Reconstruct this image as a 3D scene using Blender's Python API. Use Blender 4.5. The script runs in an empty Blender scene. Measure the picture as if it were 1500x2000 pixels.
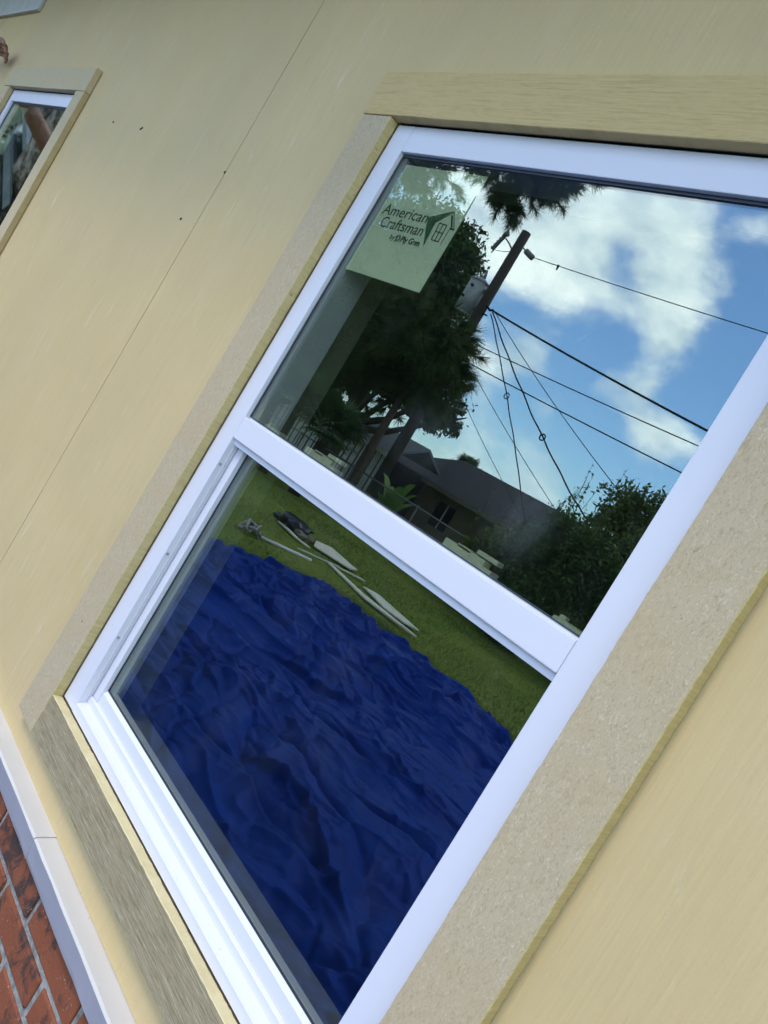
import bpy, bmesh, math, random
import numpy as np
from mathutils import Vector, Matrix, Quaternion

rng = np.random.default_rng(7)
random.seed(7)
scene = bpy.context.scene
col = scene.collection
RAD = math.radians

# ------------------------------------------------------------------ camera
ROWS = ((0.57632, 0.63433, 0.51526), (0.39069, 0.33997, -0.85541), (-0.71779, 0.69430, -0.05190))
cam_data = bpy.data.cameras.new('camera')
cam_data.sensor_fit = 'HORIZONTAL'
cam_data.sensor_width = 36.0
cam_data.lens = 36.0 * 1605.1 / 1500.0
cam_data.clip_start = 0.02
cam_data.clip_end = 2000.0
cam = bpy.data.objects.new('camera', cam_data)
col.objects.link(cam)
r, d, f = (Vector(v).normalized() for v in ROWS)
cam.matrix_world = Matrix(((r.x, -d.x, -f.x, 1.32075), (r.y, -d.y, -f.y, -0.80841),
                           (r.z, -d.z, -f.z, 0.68593), (0, 0, 0, 1)))
scene.camera = cam

# ------------------------------------------------------------------ sky, sun, exposure
SUN_EL, SUN_AZ = 57.0, 14.0      # azimuth measured from -y (away from the wall) towards -x
world = bpy.data.worlds.new('World')
scene.world = world
world.use_nodes = True
wt = world.node_tree
for n in list(wt.nodes):
    wt.nodes.remove(n)

def N(nt, kind, **kw):
    n = nt.nodes.new(kind)
    for k, v in kw.items():
        if k.startswith('i_'):
            key = k[2:]
            n.inputs[int(key) if key.isdigit() else key.replace('_', ' ')].default_value = v
        else:
            setattr(n, k, v)
    return n

sky = N(wt, 'ShaderNodeTexSky', sky_type='NISHITA', sun_disc=False, air_density=1.0, dust_density=0.3, ozone_density=2.5)
sky.sun_elevation = RAD(SUN_EL)
sky.sun_rotation = RAD(180 + SUN_AZ)
tc = N(wt, 'ShaderNodeTexCoord')
mp = N(wt, 'ShaderNodeMapping'); mp.inputs['Scale'].default_value = (1, 1, 1.7)
mp.inputs['Location'].default_value = (0.35, 0.1, 0.6)
wt.links.new(tc.outputs['Generated'], mp.inputs['Vector'])
nz = N(wt, 'ShaderNodeTexNoise', i_Scale=6.5, i_Detail=11.0, i_Roughness=0.55, i_Distortion=0.2)
wt.links.new(mp.outputs[0], nz.inputs['Vector'])
# warp the direction a little so that the cloud banks get ragged outlines
nzw = N(wt, 'ShaderNodeTexNoise', i_Scale=7.0, i_Detail=7.0, i_Roughness=0.62)
wt.links.new(tc.outputs['Generated'], nzw.inputs['Vector'])
w1 = N(wt, 'ShaderNodeVectorMath', operation='SUBTRACT'); w1.inputs[1].default_value = (0.5, 0.5, 0.5)
wt.links.new(nzw.outputs['Color'], w1.inputs[0])
w2 = N(wt, 'ShaderNodeVectorMath', operation='SCALE'); w2.inputs['Scale'].default_value = 0.10
wt.links.new(w1.outputs[0], w2.inputs[0])
w3 = N(wt, 'ShaderNodeVectorMath', operation='ADD')
wt.links.new(tc.outputs['Generated'], w3.inputs[0]); wt.links.new(w2.outputs[0], w3.inputs[1])
acc = None
# cloud banks seen over the yard: direction, angular radius, weight (negative = blue gap, first = offset keeping the raised cover out of view)
BANKS = [((-.60, -.72, .24), .52, -.16), ((-.715, -.64, .285), .10, .34), ((-.69, -.65, .345), .09, .34), ((-.645, -.675, .365), .08, .18),
         ((-.59, -.71, .385), .055, .50), ((-.555, -.75, .345), .060, .52), ((-.535, -.78, .305), .060, .48), ((-.60, -.73, .33), .05, .06),
         ((-.565, -.785, .275), .045, .34), ((-.66, -.70, .27), .06, .26), ((-.61, -.75, .285), .05, .22),
         ((-.515, -.755, .415), .025, .30), ((-.56, -.80, .205), .042, .46), ((-.525, -.83, .195), .040, .46),
         ((-.60, -.775, .195), .030, .28), ((-.68, -.71, .185), .045, .40), ((-.63, -.76, .155), .026, .34),
         ((-.61, -.79, .08), .040, .34), ((-.68, -.73, .07), .045, .36),
         ((-.495, -.79, .36), .080, -.45), ((-.625, -.715, .315), .035, -.34), ((-.69, -.685, .225), .045, -.45),
         ((-.625, -.75, .235), .045, -.36), ((-.505, -.825, .255), .06, -.45), ((-.575, -.805, .14), .055, -.36),
         ((-.535, -.735, .425), .035, -.30), ((-.51, -.85, .12), .06, -.35), ((-.655, -.735, .135), .035, -.25)]
for c, rad, wgt in BANKS:
    v = Vector(c).normalized()
    dt = N(wt, 'ShaderNodeVectorMath', operation='DISTANCE')
    wt.links.new(w3.outputs[0], dt.inputs[0]); dt.inputs[1].default_value = v
    mr = N(wt, 'ShaderNodeMapRange', interpolation_type='SMOOTHERSTEP')
    mr.inputs['From Min'].default_value = rad * 1.55
    mr.inputs['From Max'].default_value = 0.0
    mr.inputs['To Max'].default_value = wgt
    wt.links.new(dt.outputs['Value'], mr.inputs['Value'])
    if acc is None:
        acc = mr.outputs[0]
    else:
        ad = N(wt, 'ShaderNodeMath', operation='ADD')
        wt.links.new(acc, ad.inputs[0]); wt.links.new(mr.outputs[0], ad.inputs[1]); acc = ad.outputs[0]
ad = N(wt, 'ShaderNodeMath', operation='ADD')
nzs = N(wt, 'ShaderNodeMapRange', clamp=False); nzs.inputs['From Min'].default_value = 0.0; nzs.inputs['From Max'].default_value = 1.0
nzs.inputs['To Min'].default_value = -0.65; nzs.inputs['To Max'].default_value = 1.58  # unseen cloud cover raised to whiten the ambient light
wt.links.new(nz.outputs['Fac'], nzs.inputs['Value'])
wt.links.new(acc, ad.inputs[0]); wt.links.new(nzs.outputs[0], ad.inputs[1])
cm = N(wt, 'ShaderNodeMapRange', interpolation_type='SMOOTHSTEP')
cm.inputs['From Min'].default_value = 0.18; cm.inputs['From Max'].default_value = 0.92
cm.inputs['To Max'].default_value = 0.96
wt.links.new(ad.outputs[0], cm.inputs['Value'])
nz2 = N(wt, 'ShaderNodeTexNoise', i_Scale=7.0, i_Detail=8.0, i_Roughness=0.6)
wt.links.new(mp.outputs[0], nz2.inputs['Vector'])
cr = N(wt, 'ShaderNodeValToRGB')
CLOUD = 1.1
cr.color_ramp.elements[0].position = 0.36; cr.color_ramp.elements[0].color = (6.0 * CLOUD, 7.5 * CLOUD, 8.8 * CLOUD, 1)
cr.color_ramp.elements[1].position = 0.62; cr.color_ramp.elements[1].color = (12.2 * CLOUD, 13.0 * CLOUD, 13.1 * CLOUD, 1)
wt.links.new(nz2.outputs['Fac'], cr.inputs[0])
mixc = N(wt, 'ShaderNodeMix', data_type='RGBA')
wt.links.new(cm.outputs[0], mixc.inputs['Factor'])
deep = N(wt, 'ShaderNodeMix', data_type='RGBA', blend_type='MULTIPLY'); deep.inputs[0].default_value = 1.0
deep.inputs[7].default_value = (.78, 1.0, 1.22, 1)
wt.links.new(sky.outputs[0], deep.inputs[6])
wt.links.new(deep.outputs[2], mixc.inputs[6]); wt.links.new(cr.outputs[0], mixc.inputs[7])
bg = N(wt, 'ShaderNodeBackground'); bg.inputs['Strength'].default_value = 0.15
wt.links.new(mixc.outputs[2], bg.inputs['Color'])
wo = N(wt, 'ShaderNodeOutputWorld')
wt.links.new(bg.outputs[0], wo.inputs['Surface'])

sun_data = bpy.data.lights.new('sun', 'SUN')
sun_data.energy = 0.72
sun_data.angle = RAD(12)
sun_data.color = (1.0, 0.87, 0.68)
sun = bpy.data.objects.new('sun', sun_data)
col.objects.link(sun)
sd = Vector((-math.sin(RAD(SUN_AZ)) * math.cos(RAD(SUN_EL)), -math.cos(RAD(SUN_AZ)) * math.cos(RAD(SUN_EL)), math.sin(RAD(SUN_EL))))
sun.rotation_euler = sd.to_track_quat('Z', 'Y').to_euler()
sun.location = sd * 30

vs = scene.view_settings
vs.view_transform = 'Standard'; vs.look = 'None'; vs.gamma = 1.0; vs.use_curve_mapping = False
vs.exposure = 0.92
scene.render.engine = 'CYCLES'
scene.cycles.max_bounces = 8
scene.cycles.transparent_max_bounces = 12

# ------------------------------------------------------------------ materials
def mat(name, base=(.5, .5, .5), rough=.6, spec=.3):
    m = bpy.data.materials.new(name); m.use_nodes = True
    nt = m.node_tree; b = nt.nodes['Principled BSDF']
    b.inputs['Base Color'].default_value = (*base, 1); b.inputs['Roughness'].default_value = rough
    b.inputs['Specular IOR Level'].default_value = spec
    return m, nt, b

def coords(nt, scale=(1, 1, 1), kind='Object', rot=(0, 0, 0)):
    t = N(nt, 'ShaderNodeTexCoord'); m = N(nt, 'ShaderNodeMapping')
    m.inputs['Scale'].default_value = scale; m.inputs['Rotation'].default_value = rot
    nt.links.new(t.outputs[kind], m.inputs['Vector'])
    return m.outputs[0]

def noise(nt, vec, scale, detail=4, rough=.55, dist=0.0):
    n = N(nt, 'ShaderNodeTexNoise', i_Scale=scale, i_Detail=float(detail), i_Roughness=rough, i_Distortion=dist)
    nt.links.new(vec, n.inputs['Vector'])
    return n.outputs['Fac']

def ramp(nt, fac, stops):
    rp = N(nt, 'ShaderNodeValToRGB')
    while len(rp.color_ramp.elements) < len(stops):
        rp.color_ramp.elements.new(0.5)
    for e, (p, c) in zip(rp.color_ramp.elements, stops):
        e.position = p
        e.color = (c, c, c, 1) if isinstance(c, (int, float)) else (*c, 1)
    nt.links.new(fac, rp.inputs[0])
    return rp.outputs[0]

def mix(nt, fac, a, b, blend='MIX'):
    m = N(nt, 'ShaderNodeMix', data_type='RGBA', blend_type=blend)
    for s, v in ((0, fac), (6, a), (7, b)):
        if hasattr(v, 'links'):
            nt.links.new(v, m.inputs[s])
        elif s == 0:
            m.inputs[0].default_value = v
        else:
            m.inputs[s].default_value = (*v, 1)
    return m.outputs[2]

def math_(nt, op, a, b=0.0):
    m = N(nt, 'ShaderNodeMath', operation=op)
    for i, v in enumerate((a, b)):
        if hasattr(v, 'links'):
            nt.links.new(v, m.inputs[i])
        else:
            m.inputs[i].default_value = v
    return m.outputs[0]

def bump(nt, b, h, strength=.3, dist=.002, prev=None):
    n = N(nt, 'ShaderNodeBump'); n.inputs['Strength'].default_value = strength; n.inputs['Distance'].default_value = dist
    nt.links.new(h, n.inputs['Height'])
    if prev is not None:
        nt.links.new(prev, n.inputs['Normal'])
    nt.links.new(n.outputs[0], b.inputs['Normal'])
    return n.outputs[0]

M = {}
def make_siding(name, a, bcol):
    m, nt, b = mat(name, a, .62, .25)
    v = coords(nt)
    big = noise(nt, coords(nt, (1.6, 1.6, 1.0)), 3.2, 6, .62, .4)
    c = mix(nt, ramp(nt, big, [(.34, 0), (.66, 1)]), a, bcol)
    grain = noise(nt, coords(nt, (60, 60, 2.2)), 3.0, 5, .6, .6)
    c = mix(nt, ramp(nt, grain, [(.40, .15), (.58, 0)]), c, (a[0] * .74, a[1] * .70, a[2] * .64))
    scuff = noise(nt, coords(nt, (16, 16, 2.4), rot=(0, RAD(9), 0)), 2.2, 6, .7, .8)
    c = mix(nt, ramp(nt, scuff, [(.61, 0), (.74, .55)]), c, (.80, .72, .54))
    dirt = noise(nt, coords(nt, (22, 22, 5), rot=(0, RAD(-6), 0)), 1.7, 5, .7, .3)
    c = mix(nt, ramp(nt, dirt, [(.60, 0), (.76, .50)]), c, (.42, .36, .24))
    streak = noise(nt, coords(nt, (90, 90, 5.5), rot=(0, RAD(4), 0)), 1.1, 2, .5, .2)
    c = mix(nt, ramp(nt, streak, [(.72, 0), (.79, .5)]), c, (.22, .18, .11))
    fine = noise(nt, v, 420, 3, .6)
    c = mix(nt, ramp(nt, fine, [(.3, .10), (.7, 0)]), c, (.30, .26, .18))
    patch = noise(nt, coords(nt, (1, 1, .6), rot=(0, RAD(20), 0)), 1.7, 4, .6, .3)
    c = mix(nt, ramp(nt, patch, [(.40, 0), (.68, .60)]), c, (a[0] * .86, a[1] * .88, a[2] * .98))
    nt.links.new(c, b.inputs['Base Color'])
    p = bump(nt, b, grain, .7, .0014)
    p = bump(nt, b, fine, .25, .0006, p)
    bump(nt, b, noise(nt, v, 3.0, 2, .5), .25, .01, p)
    return m
M['siding'] = make_siding('painted_panel', (.665, .482, .228), (.70, .512, .262))

def make_speckle(name, base, dark, light):
    m, nt, b = mat(name, base, .8, .15)
    n1 = noise(nt, coords(nt, (1, 1, .45)), 300, 4, .75, 1.2)
    c = mix(nt, ramp(nt, n1, [(.36, .75), (.50, 0)]), base, dark)
    n2 = noise(nt, coords(nt, (.9, 1, .5), rot=(.3, .6, .2)), 230, 3, .7, 1.6)
    c = mix(nt, ramp(nt, n2, [(.55, 0), (.70, .85)]), c, light)
    n3 = noise(nt, coords(nt), 14, 4, .6)
    c = mix(nt, ramp(nt, n3, [(.42, 0), (.70, .35)]), c, (base[0] * .96, base[1] * .88, base[2] * .72))
    n4 = noise(nt, coords(nt), 42, 2, .5)
    c = mix(nt, ramp(nt, n4, [(.745, 0), (.775, .85)]), c, (.05, .045, .035))
    nt.links.new(c, b.inputs['Base Color'])
    bump(nt, b, n1, .5, .0008)
    return m
M['raw_board'] = make_speckle('bare_fibre_board', (.535, .415, .265), (.39, .29, .175), (.67, .54, .385))
M['cream_board'] = make_speckle('painted_fibre_board', (.58, .46, .285), (.46, .36, .21), (.66, .55, .38))

def make_grain(name, base, dark, light, along='x', amt=1.0, fine=260.0):
    m, nt, b = mat(name, base, .75, .2)
    sc = (13, 13, fine) if along == 'x' else (fine, fine, 5)
    g = noise(nt, coords(nt, sc, rot=(0, RAD(.6), 0)), 1.0, 5, .62, .5)
    g2 = noise(nt, coords(nt, (sc[0] * 3.1, sc[1], sc[2] * .45)), 1.0, 4, .6, .8)
    gg = math_(nt, 'ADD', math_(nt, 'MULTIPLY', g, .65), math_(nt, 'MULTIPLY', g2, .35))
    c = mix(nt, ramp(nt, gg, [(.36, .95 * amt), (.50, 0)]), base, dark)
    c = mix(nt, ramp(nt, gg, [(.52, 0), (.66, .9 * amt)]), c, light)
    nt.links.new(c, b.inputs['Base Color'])
    bump(nt, b, gg, .9, .0022)
    return m
M['head_board'] = make_grain('painted_woodgrain_board', (.63, .44, .20), (.46, .31, .13), (.69, .495, .25), 'x', .55, 300)
M['sill_board'] = make_grain('weathered_woodgrain_board', (.385, .30, .178), (.20, .155, .09), (.59, .48, .33), 'x', .8, 480)

def make_simple(name, a, bcol, sc, rough=.7, bstr=.3, bd=.003, map_scale=(1, 1, 1), lo=.35, hi=.65, spec=.25):
    m, nt, b = mat(name, a, rough, spec)
    n = noise(nt, coords(nt, map_scale), sc, 6, .65)
    nt.links.new(mix(nt, ramp(nt, n, [(lo, 0), (hi, 1)]), a, bcol), b.inputs['Base Color'])
    if bstr:
        bump(nt, b, n, bstr, bd)
    return m
def make_edge():
    m, nt, b = mat('ochre_painted_edge', (.52, .40, .15), .6, .25)
    n1 = noise(nt, coords(nt, (40, 1, 40)), 6, 4, .7, .5)
    c = mix(nt, ramp(nt, n1, [(.35, .6), (.62, 0)]), (.60, .47, .22), (.46, .345, .135))
    n2 = noise(nt, coords(nt), 130, 3, .6)
    c = mix(nt, ramp(nt, n2, [(.62, 0), (.74, .6)]), c, (.66, .57, .33))
    n3 = noise(nt, coords(nt), 34, 2, .5)
    c = mix(nt, ramp(nt, n3, [(.73, 0), (.78, .8)]), c, (.10, .09, .04))
    nt.links.new(c, b.inputs['Base Color'])
    bump(nt, b, n1, .6, .0012)
    return m
M['edge'] = make_edge()
M['edge_skylit'] = make_simple('skylit_painted_edge', (.72, .60, .35), (.64, .52, .28), 24, .6, .2, .001)  # sky light on the bottom board's edge put into a paler colour
M['cream_edge'] = make_simple('cream_painted_edge', (.44, .33, .16), (.52, .395, .205), 20, .7, .2)

def make_vinyl():
    m, nt, b = mat('white_vinyl', (.80, .80, .81), .34, .3)
    n = noise(nt, coords(nt), 7, 4, .6)
    c = mix(nt, ramp(nt, n, [(.35, 0), (.7, .25)]), (.735, .705, .755), (.70, .675, .74))
    d_ = noise(nt, coords(nt), 75, 2, .5)
    c = mix(nt, ramp(nt, d_, [(.76, 0), (.80, .5)]), c, (.36, .35, .36))
    nt.links.new(c, b.inputs['Base Color'])
    rr = ramp(nt, noise(nt, coords(nt), 22, 4, .6), [(.3, .28), (.7, .46)])
    nt.links.new(rr, b.inputs['Roughness'])
    bump(nt, b, noise(nt, coords(nt, (1, 1, .3)), 30, 2, .5), .08, .002)
    return m
M['vinyl'] = make_vinyl()
M['vinyl_in'], _, _ = mat('inside_vinyl', (.62, .64, .62), .5)
M['gasket'], _, _ = mat('dark_gasket', (.035, .04, .055), .35, .5)
M['seam_shade'], _, _ = mat('seam_shade_brown', (.045, .034, .022), .9)
M['cavity'], _, _ = mat('dark_cavity', (.03, .028, .025), .9)
M['jamb'], _, _ = mat('bare_jamb_wood', (.18, .18, .135), .8)
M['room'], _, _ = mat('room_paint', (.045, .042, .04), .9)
M['lock'], _, _ = mat('cream_plastic', (.50, .49, .38), .45)
M['steel'], _, _ = mat('zinc', (.45, .45, .47), .35); M['steel'].node_tree.nodes['Principled BSDF'].inputs['Metallic'].default_value = .8

def make_glass(name, refl, film):
    m = bpy.data.materials.new(name); m.use_nodes = True
    nt = m.node_tree; nt.nodes.clear()
    tr = N(nt, 'ShaderNodeBsdfTransparent'); tr.inputs['Color'].default_value = (.86, .90, .86, 1)
    gl = N(nt, 'ShaderNodeBsdfGlossy'); gl.inputs['Roughness'].default_value = 0.0
    gl.inputs['Color'].default_value = (.92, 1.0, .985, 1)
    lw = N(nt, 'ShaderNodeLayerWeight'); lw.inputs['Blend'].default_value = .5
    fac = math_(nt, 'ADD', math_(nt, 'MULTIPLY', math_(nt, 'POWER', lw.outputs['Facing'], 5.0), .85), refl)
    ms = N(nt, 'ShaderNodeMixShader')
    nt.links.new(fac, ms.inputs[0]); nt.links.new(tr.outputs[0], ms.inputs[1]); nt.links.new(gl.outputs[0], ms.inputs[2])
    # a thin film of dust and hand smears
    df = N(nt, 'ShaderNodeBsdfDiffuse'); df.inputs['Color'].default_value = (.6, .64, .66, 1)
    t = N(nt, 'ShaderNodeTexCoord')
    base = noise(nt, coords(nt, (1, 1, .6)), 9, 6, .65, 1.0)
    a = ramp(nt, base, [(.50, .0015), (.78, film * .35)])
    sm = noise(nt, coords(nt, (30, 30, 4.5), rot=(0, RAD(-28), 0)), 1.0, 4, .55, 1.3)
    a = math_(nt, 'ADD', a, ramp(nt, sm, [(.70, 0), (.80, film * 1.1)]))
    for (px, pz, rad, k) in ((.464, .749, .09, .035), (.435, .775, .06, .02), (.60, .735, .08, .022), (.685, .722, .085, .045), (.52, .765, .05, .018), (.56, 1.05, .09, .010)):
        dn = N(nt, 'ShaderNodeVectorMath', operation='DISTANCE'); dn.inputs[1].default_value = (px, .013, pz)
        nt.links.new(t.outputs['Object'], dn.inputs[0])
        mr = N(nt, 'ShaderNodeMapRange', interpolation_type='SMOOTHERSTEP')
        mr.inputs['From Min'].default_value = rad; mr.inputs['From Max'].default_value = 0; mr.inputs['To Max'].default_value = k
        nt.links.new(dn.outputs['Value'], mr.inputs['Value'])
        a = math_(nt, 'ADD', a, math_(nt, 'MULTIPLY', mr.outputs[0], ramp(nt, base, [(.36, .0), (.62, 1)])))
    # wiped smears
    for (px, pz, ang, ln, wd, k) in ((.568, .995, 62, .022, .006, .06), (.620, .954, 58, .030, .005, .06), (.504, .806, 10, .020, .003, .08), (.503, 1.125, 75, .016, .004, .06), (.545, .975, 66, .014, .004, .05), (.845, .89, 62, .03, .0012, .25), (.786, .857, 60, .02, .0012, .2)):
        mpn = N(nt, 'ShaderNodeMapping', vector_type='TEXTURE')
        mpn.inputs['Location'].default_value = (px, .0113, pz); mpn.inputs['Rotation'].default_value = (0, RAD(-ang), 0); mpn.inputs['Scale'].default_value = (ln, 1.0, wd)
        nt.links.new(t.outputs['Object'], mpn.inputs['Vector'])
        ln_ = N(nt, 'ShaderNodeVectorMath', operation='LENGTH'); nt.links.new(mpn.outputs[0], ln_.inputs[0])
        mr = N(nt, 'ShaderNodeMapRange', interpolation_type='SMOOTHERSTEP')
        mr.inputs['From Min'].default_value = 1.0; mr.inputs['From Max'].default_value = 0; mr.inputs['To Max'].default_value = k
        nt.links.new(ln_.outputs['Value'], mr.inputs['Value'])
        a = math_(nt, 'ADD', a, mr.outputs[0])
    ms2 = N(nt, 'ShaderNodeMixShader')
    nt.links.new(a, ms2.inputs[0]); nt.links.new(ms.outputs[0], ms2.inputs[1]); nt.links.new(df.outputs[0], ms2.inputs[2])
    out = N(nt, 'ShaderNodeOutputMaterial'); nt.links.new(ms2.outputs[0], out.inputs['Surface'])
    return m
M['glass'] = make_glass('window_glass', .157, .03)

def make_brick():
    m, nt, b = mat('red_brick', (.35, .12, .06), .8, .2)
    oi = N(nt, 'ShaderNodeObjectInfo')
    off = N(nt, 'ShaderNodeVectorMath', operation='SCALE'); off.inputs['Scale'].default_value = 37.0
    cx = N(nt, 'ShaderNodeCombineXYZ')
    for i in range(3):
        nt.links.new(oi.outputs['Random'], cx.inputs[i])
    nt.links.new(cx.outputs[0], off.inputs[0])
    t = N(nt, 'ShaderNodeTexCoord'); adv = N(nt, 'ShaderNodeVectorMath', operation='ADD')
    nt.links.new(t.outputs['Object'], adv.inputs[0]); nt.links.new(off.outputs[0], adv.inputs[1])
    v = adv.outputs[0]
    c = mix(nt, noise(nt, v, 22, 5, .65), (.22, .060, .028), (.32, .108, .055))
    c = mix(nt, math_(nt, 'MULTIPLY', oi.outputs['Random'], .35), c, (.22, .075, .045))
    blk = noise(nt, v, 16, 8, .78, .5)
    th = math_(nt, 'ADD', blk, math_(nt, 'MULTIPLY', oi.outputs['Random'], .10))
    msk = ramp(nt, th, [(.55, 0), (.64, .85)])
    c = mix(nt, msk, c, (.045, .04, .038))
    sp = noise(nt, v, 210, 2, .5)
    c = mix(nt, ramp(nt, sp, [(.68, 0), (.74, .7)]), c, (.60, .45, .36))
    nt.links.new(c, b.inputs['Base Color'])
    p = bump(nt, b, noise(nt, v, 120, 4, .7), .5, .002)
    bump(nt, b, blk, .5, .004, p)
    return m
M['brick'] = make_brick()
M['mortar'] = make_simple('mortar', (.20, .185, .165), (.42, .40, .36), 70, .95, .9, .005)
def make_ledge():
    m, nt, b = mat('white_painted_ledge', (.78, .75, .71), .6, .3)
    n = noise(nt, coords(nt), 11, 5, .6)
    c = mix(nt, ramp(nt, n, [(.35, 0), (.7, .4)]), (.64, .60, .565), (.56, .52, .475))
    sp = noise(nt, coords(nt, (1, 1.6, 1)), 60, 3, .6, .6)
    c = mix(nt, ramp(nt, sp, [(.69, 0), (.76, .75)]), c, (.28, .25, .21))
    nt.links.new(c, b.inputs['Base Color'])
    bump(nt, b, n, .2, .003)
    return m
M['ledge'] = make_ledge()
M['ledge_front'] = make_simple('shaded_ledge_face', (.38, .355, .40), (.43, .395, .44), 8, .5, .1)  # shade of the ledge front put into a darker, bluer colour
M['bare_white'] = make_simple('primed_board', (.52, .50, .46), (.60, .58, .55), 9, .7, .1)

def make_lawn():
    m, nt, b = mat('lawn', (.06, .10, .02), .9, .1)
    n1 = noise(nt, coords(nt), 1.1, 6, .65)
    n2 = noise(nt, coords(nt, (1, 1, 1)), 24, 5, .75)
    c = mix(nt, ramp(nt, n1, [(.35, 0), (.65, 1)]), (.20, .28, .04), (.33, .36, .08))
    c = mix(nt, ramp(nt, n2, [(.35, .6), (.6, 0)]), c, (.05, .095, .016))
    n3 = noise(nt, coords(nt), .55, 4, .6, .4)
    c = mix(nt, ramp(nt, n3, [(.62, 0), (.76, .55)]), c, (.25, .21, .09))
    nt.links.new(c, b.inputs['Base Color'])
    bump(nt, b, n2, 1.0, .05)
    return m
M['lawn'] = make_lawn()
M['dirt'] = make_simple('bare_soil', (.13, .095, .06), (.21, .165, .11), 14, .95, .8, .02)
def make_grassblade():
    m, nt, b = mat('grass_blade', (.07, .12, .02), .7, .2)
    n = noise(nt, coords(nt), 1.7, 4, .6)
    nt.links.new(mix(nt, ramp(nt, n, [(.35, 0), (.65, 1)]), (.09, .17, .025), (.20, .24, .06)), b.inputs['Base Color'])
    return m
M['grass'] = make_grassblade()
def make_tarp():
    m, nt, b = mat('blue_tarp', (.012, .055, .30), .42, .05)
    n = noise(nt, coords(nt), 3.0, 6, .6)
    c = mix(nt, ramp(nt, n, [(.35, 0), (.68, 1)]), (.001, .023, .20), (.002, .036, .27))
    d_ = noise(nt, coords(nt), 7.0, 5, .7, .8)
    c = mix(nt, ramp(nt, d_, [(.69, 0), (.78, .6)]), c, (.03, .04, .05))
    w_ = noise(nt, coords(nt), 12, 4, .7, 1.5)
    c = mix(nt, ramp(nt, w_, [(.75, 0), (.82, .6)]), c, (.32, .38, .48))
    nt.links.new(c, b.inputs['Base Color'])
    wv = noise(nt, coords(nt, (1, 1, 1)), 26, 5, .7, .6)
    bump(nt, b, wv, .5, .012)
    return m
M['tarp'] = make_tarp()
def make_leaf(name, a, bcol, sc=3.0, trans=.25):
    m, nt, b = mat(name, a, .55, .3)
    n = noise(nt, coords(nt), sc, 3, .6)
    c = mix(nt, ramp(nt, n, [(.35, 0), (.65, 1)]), a, bcol)
    nt.links.new(c, b.inputs['Base Color'])
    tl = N(nt, 'ShaderNodeBsdfTranslucent'); nt.links.new(c, tl.inputs['Color'])
    ms = N(nt, 'ShaderNodeMixShader'); ms.inputs[0].default_value = trans
    nt.links.new(b.outputs[0], ms.inputs[1]); nt.links.new(tl.outputs[0], ms.inputs[2])
    nt.links.new(ms.outputs[0], nt.nodes['Material Output'].inputs['Surface'])
    return m
M['oak_leaf'] = make_leaf('oak_leaf', (.035, .075, .018), (.075, .125, .03))
M['pine_needle'] = make_leaf('pine_needle', (.035, .075, .016), (.10, .13, .03), 2.0)
M['palm_leaf'] = make_leaf('palm_leaf', (.05, .10, .035), (.10, .16, .055), 2.0)
M['shrub_leaf'] = make_leaf('shrub_leaf', (.05, .10, .022), (.11, .17, .04), 2.0)
M['bright_leaf'] = make_leaf('broad_leaf', (.10, .22, .035), (.19, .31, .06), 3.0)
M['lit_leaf'] = make_leaf('sunlit_leaf', (.09, .14, .03), (.17, .20, .05), 2.0)  # sunlit yellow green put into the leaf colour
M['bark'] = make_simple('bark', (.045, .036, .028), (.10, .08, .06), 12, .95, 1.0, .03, (1, 1, .35))
M['pine_bark'] = make_simple('scaly_bark', (.055, .042, .032), (.16, .115, .085), 10, .95, 1.0, .03, (1, 1, .4))
M['rough_bark'] = make_simple('pale_rough_bark', (.10, .075, .06), (.46, .38, .32), 15, .95, 1.0, .05, (1, 1, .5), .40, .62)
M['pole_wood'] = make_simple('treated_pole_wood', (.040, .032, .026), (.075, .06, .05), 7, .9, .5, .01, (4, 4, .3))
M['cable'], _, _ = mat('black_cable', (.015, .016, .02), .6)
M['transformer'] = make_simple('grey_tank_paint', (.40, .42, .42), (.47, .48, .48), 5, .45, 0)
M['ceramic'], _, _ = mat('grey_ceramic', (.22, .23, .24), .3)
M['tan_wall'] = make_simple('tan_stucco', (.20, .172, .12), (.25, .215, .155), 3, .9, .2)
M['pale_wall'] = make_simple('pale_board', (.55, .55, .53), (.66, .66, .64), 4, .8, .1)
M['roof_dark'] = make_simple('dark_shingle', (.020, .020, .023), (.045, .043, .046), 6, .95, .5, .02)
M['roof_grey'] = make_simple('grey_shingle', (.13, .15, .165), (.19, .21, .225), 6, .95, .4, .02)
M['white_trim'] = make_simple('white_house_paint', (.70, .70, .70), (.78, .78, .78), 5, .6, 0)
M['dark_glass'], _, _ = mat('dark_window', (.012, .014, .016), .12, .5)
M['door_blue'] = make_simple('pale_blue_panel', (.45, .50, .58), (.52, .56, .63), 4, .6, 0)
M['galv'], _, _ = mat('galvanised_steel', (.13, .135, .14), .5)
M['plank'] = make_simple('bare_trim_offcut', (.62, .60, .47), (.74, .72, .60), 9, .7, .15)
M['pvc'], _, _ = mat('white_pipe', (.78, .78, .76), .4)
M['bag'] = make_simple('black_plastic', (.010, .010, .012), (.022, .022, .025), 6, .33, .3, .01)
M['junk'] = make_simple('worn_tool_plastic', (.30, .24, .16), (.10, .09, .09), 20, .6, .2)
M['grey_cable'] = make_simple('grey_sheathing', (.20, .19, .19), (.42, .38, .37), 16, .6, 0)
M['film'] = make_simple('translucent_sticker_film', (.70, .66, .46), (.75, .71, .51), 6, .55, 0)
M['ink'], _, _ = mat('black_ink', (.012, .016, .014), .6)
M['ink_green'], _, _ = mat('dark_green_ink', (.035, .10, .05), .6)
M['skin'] = make_simple('skin', (.29, .15, .10), (.36, .19, .13), 30, .5, .15, .002)
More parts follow.
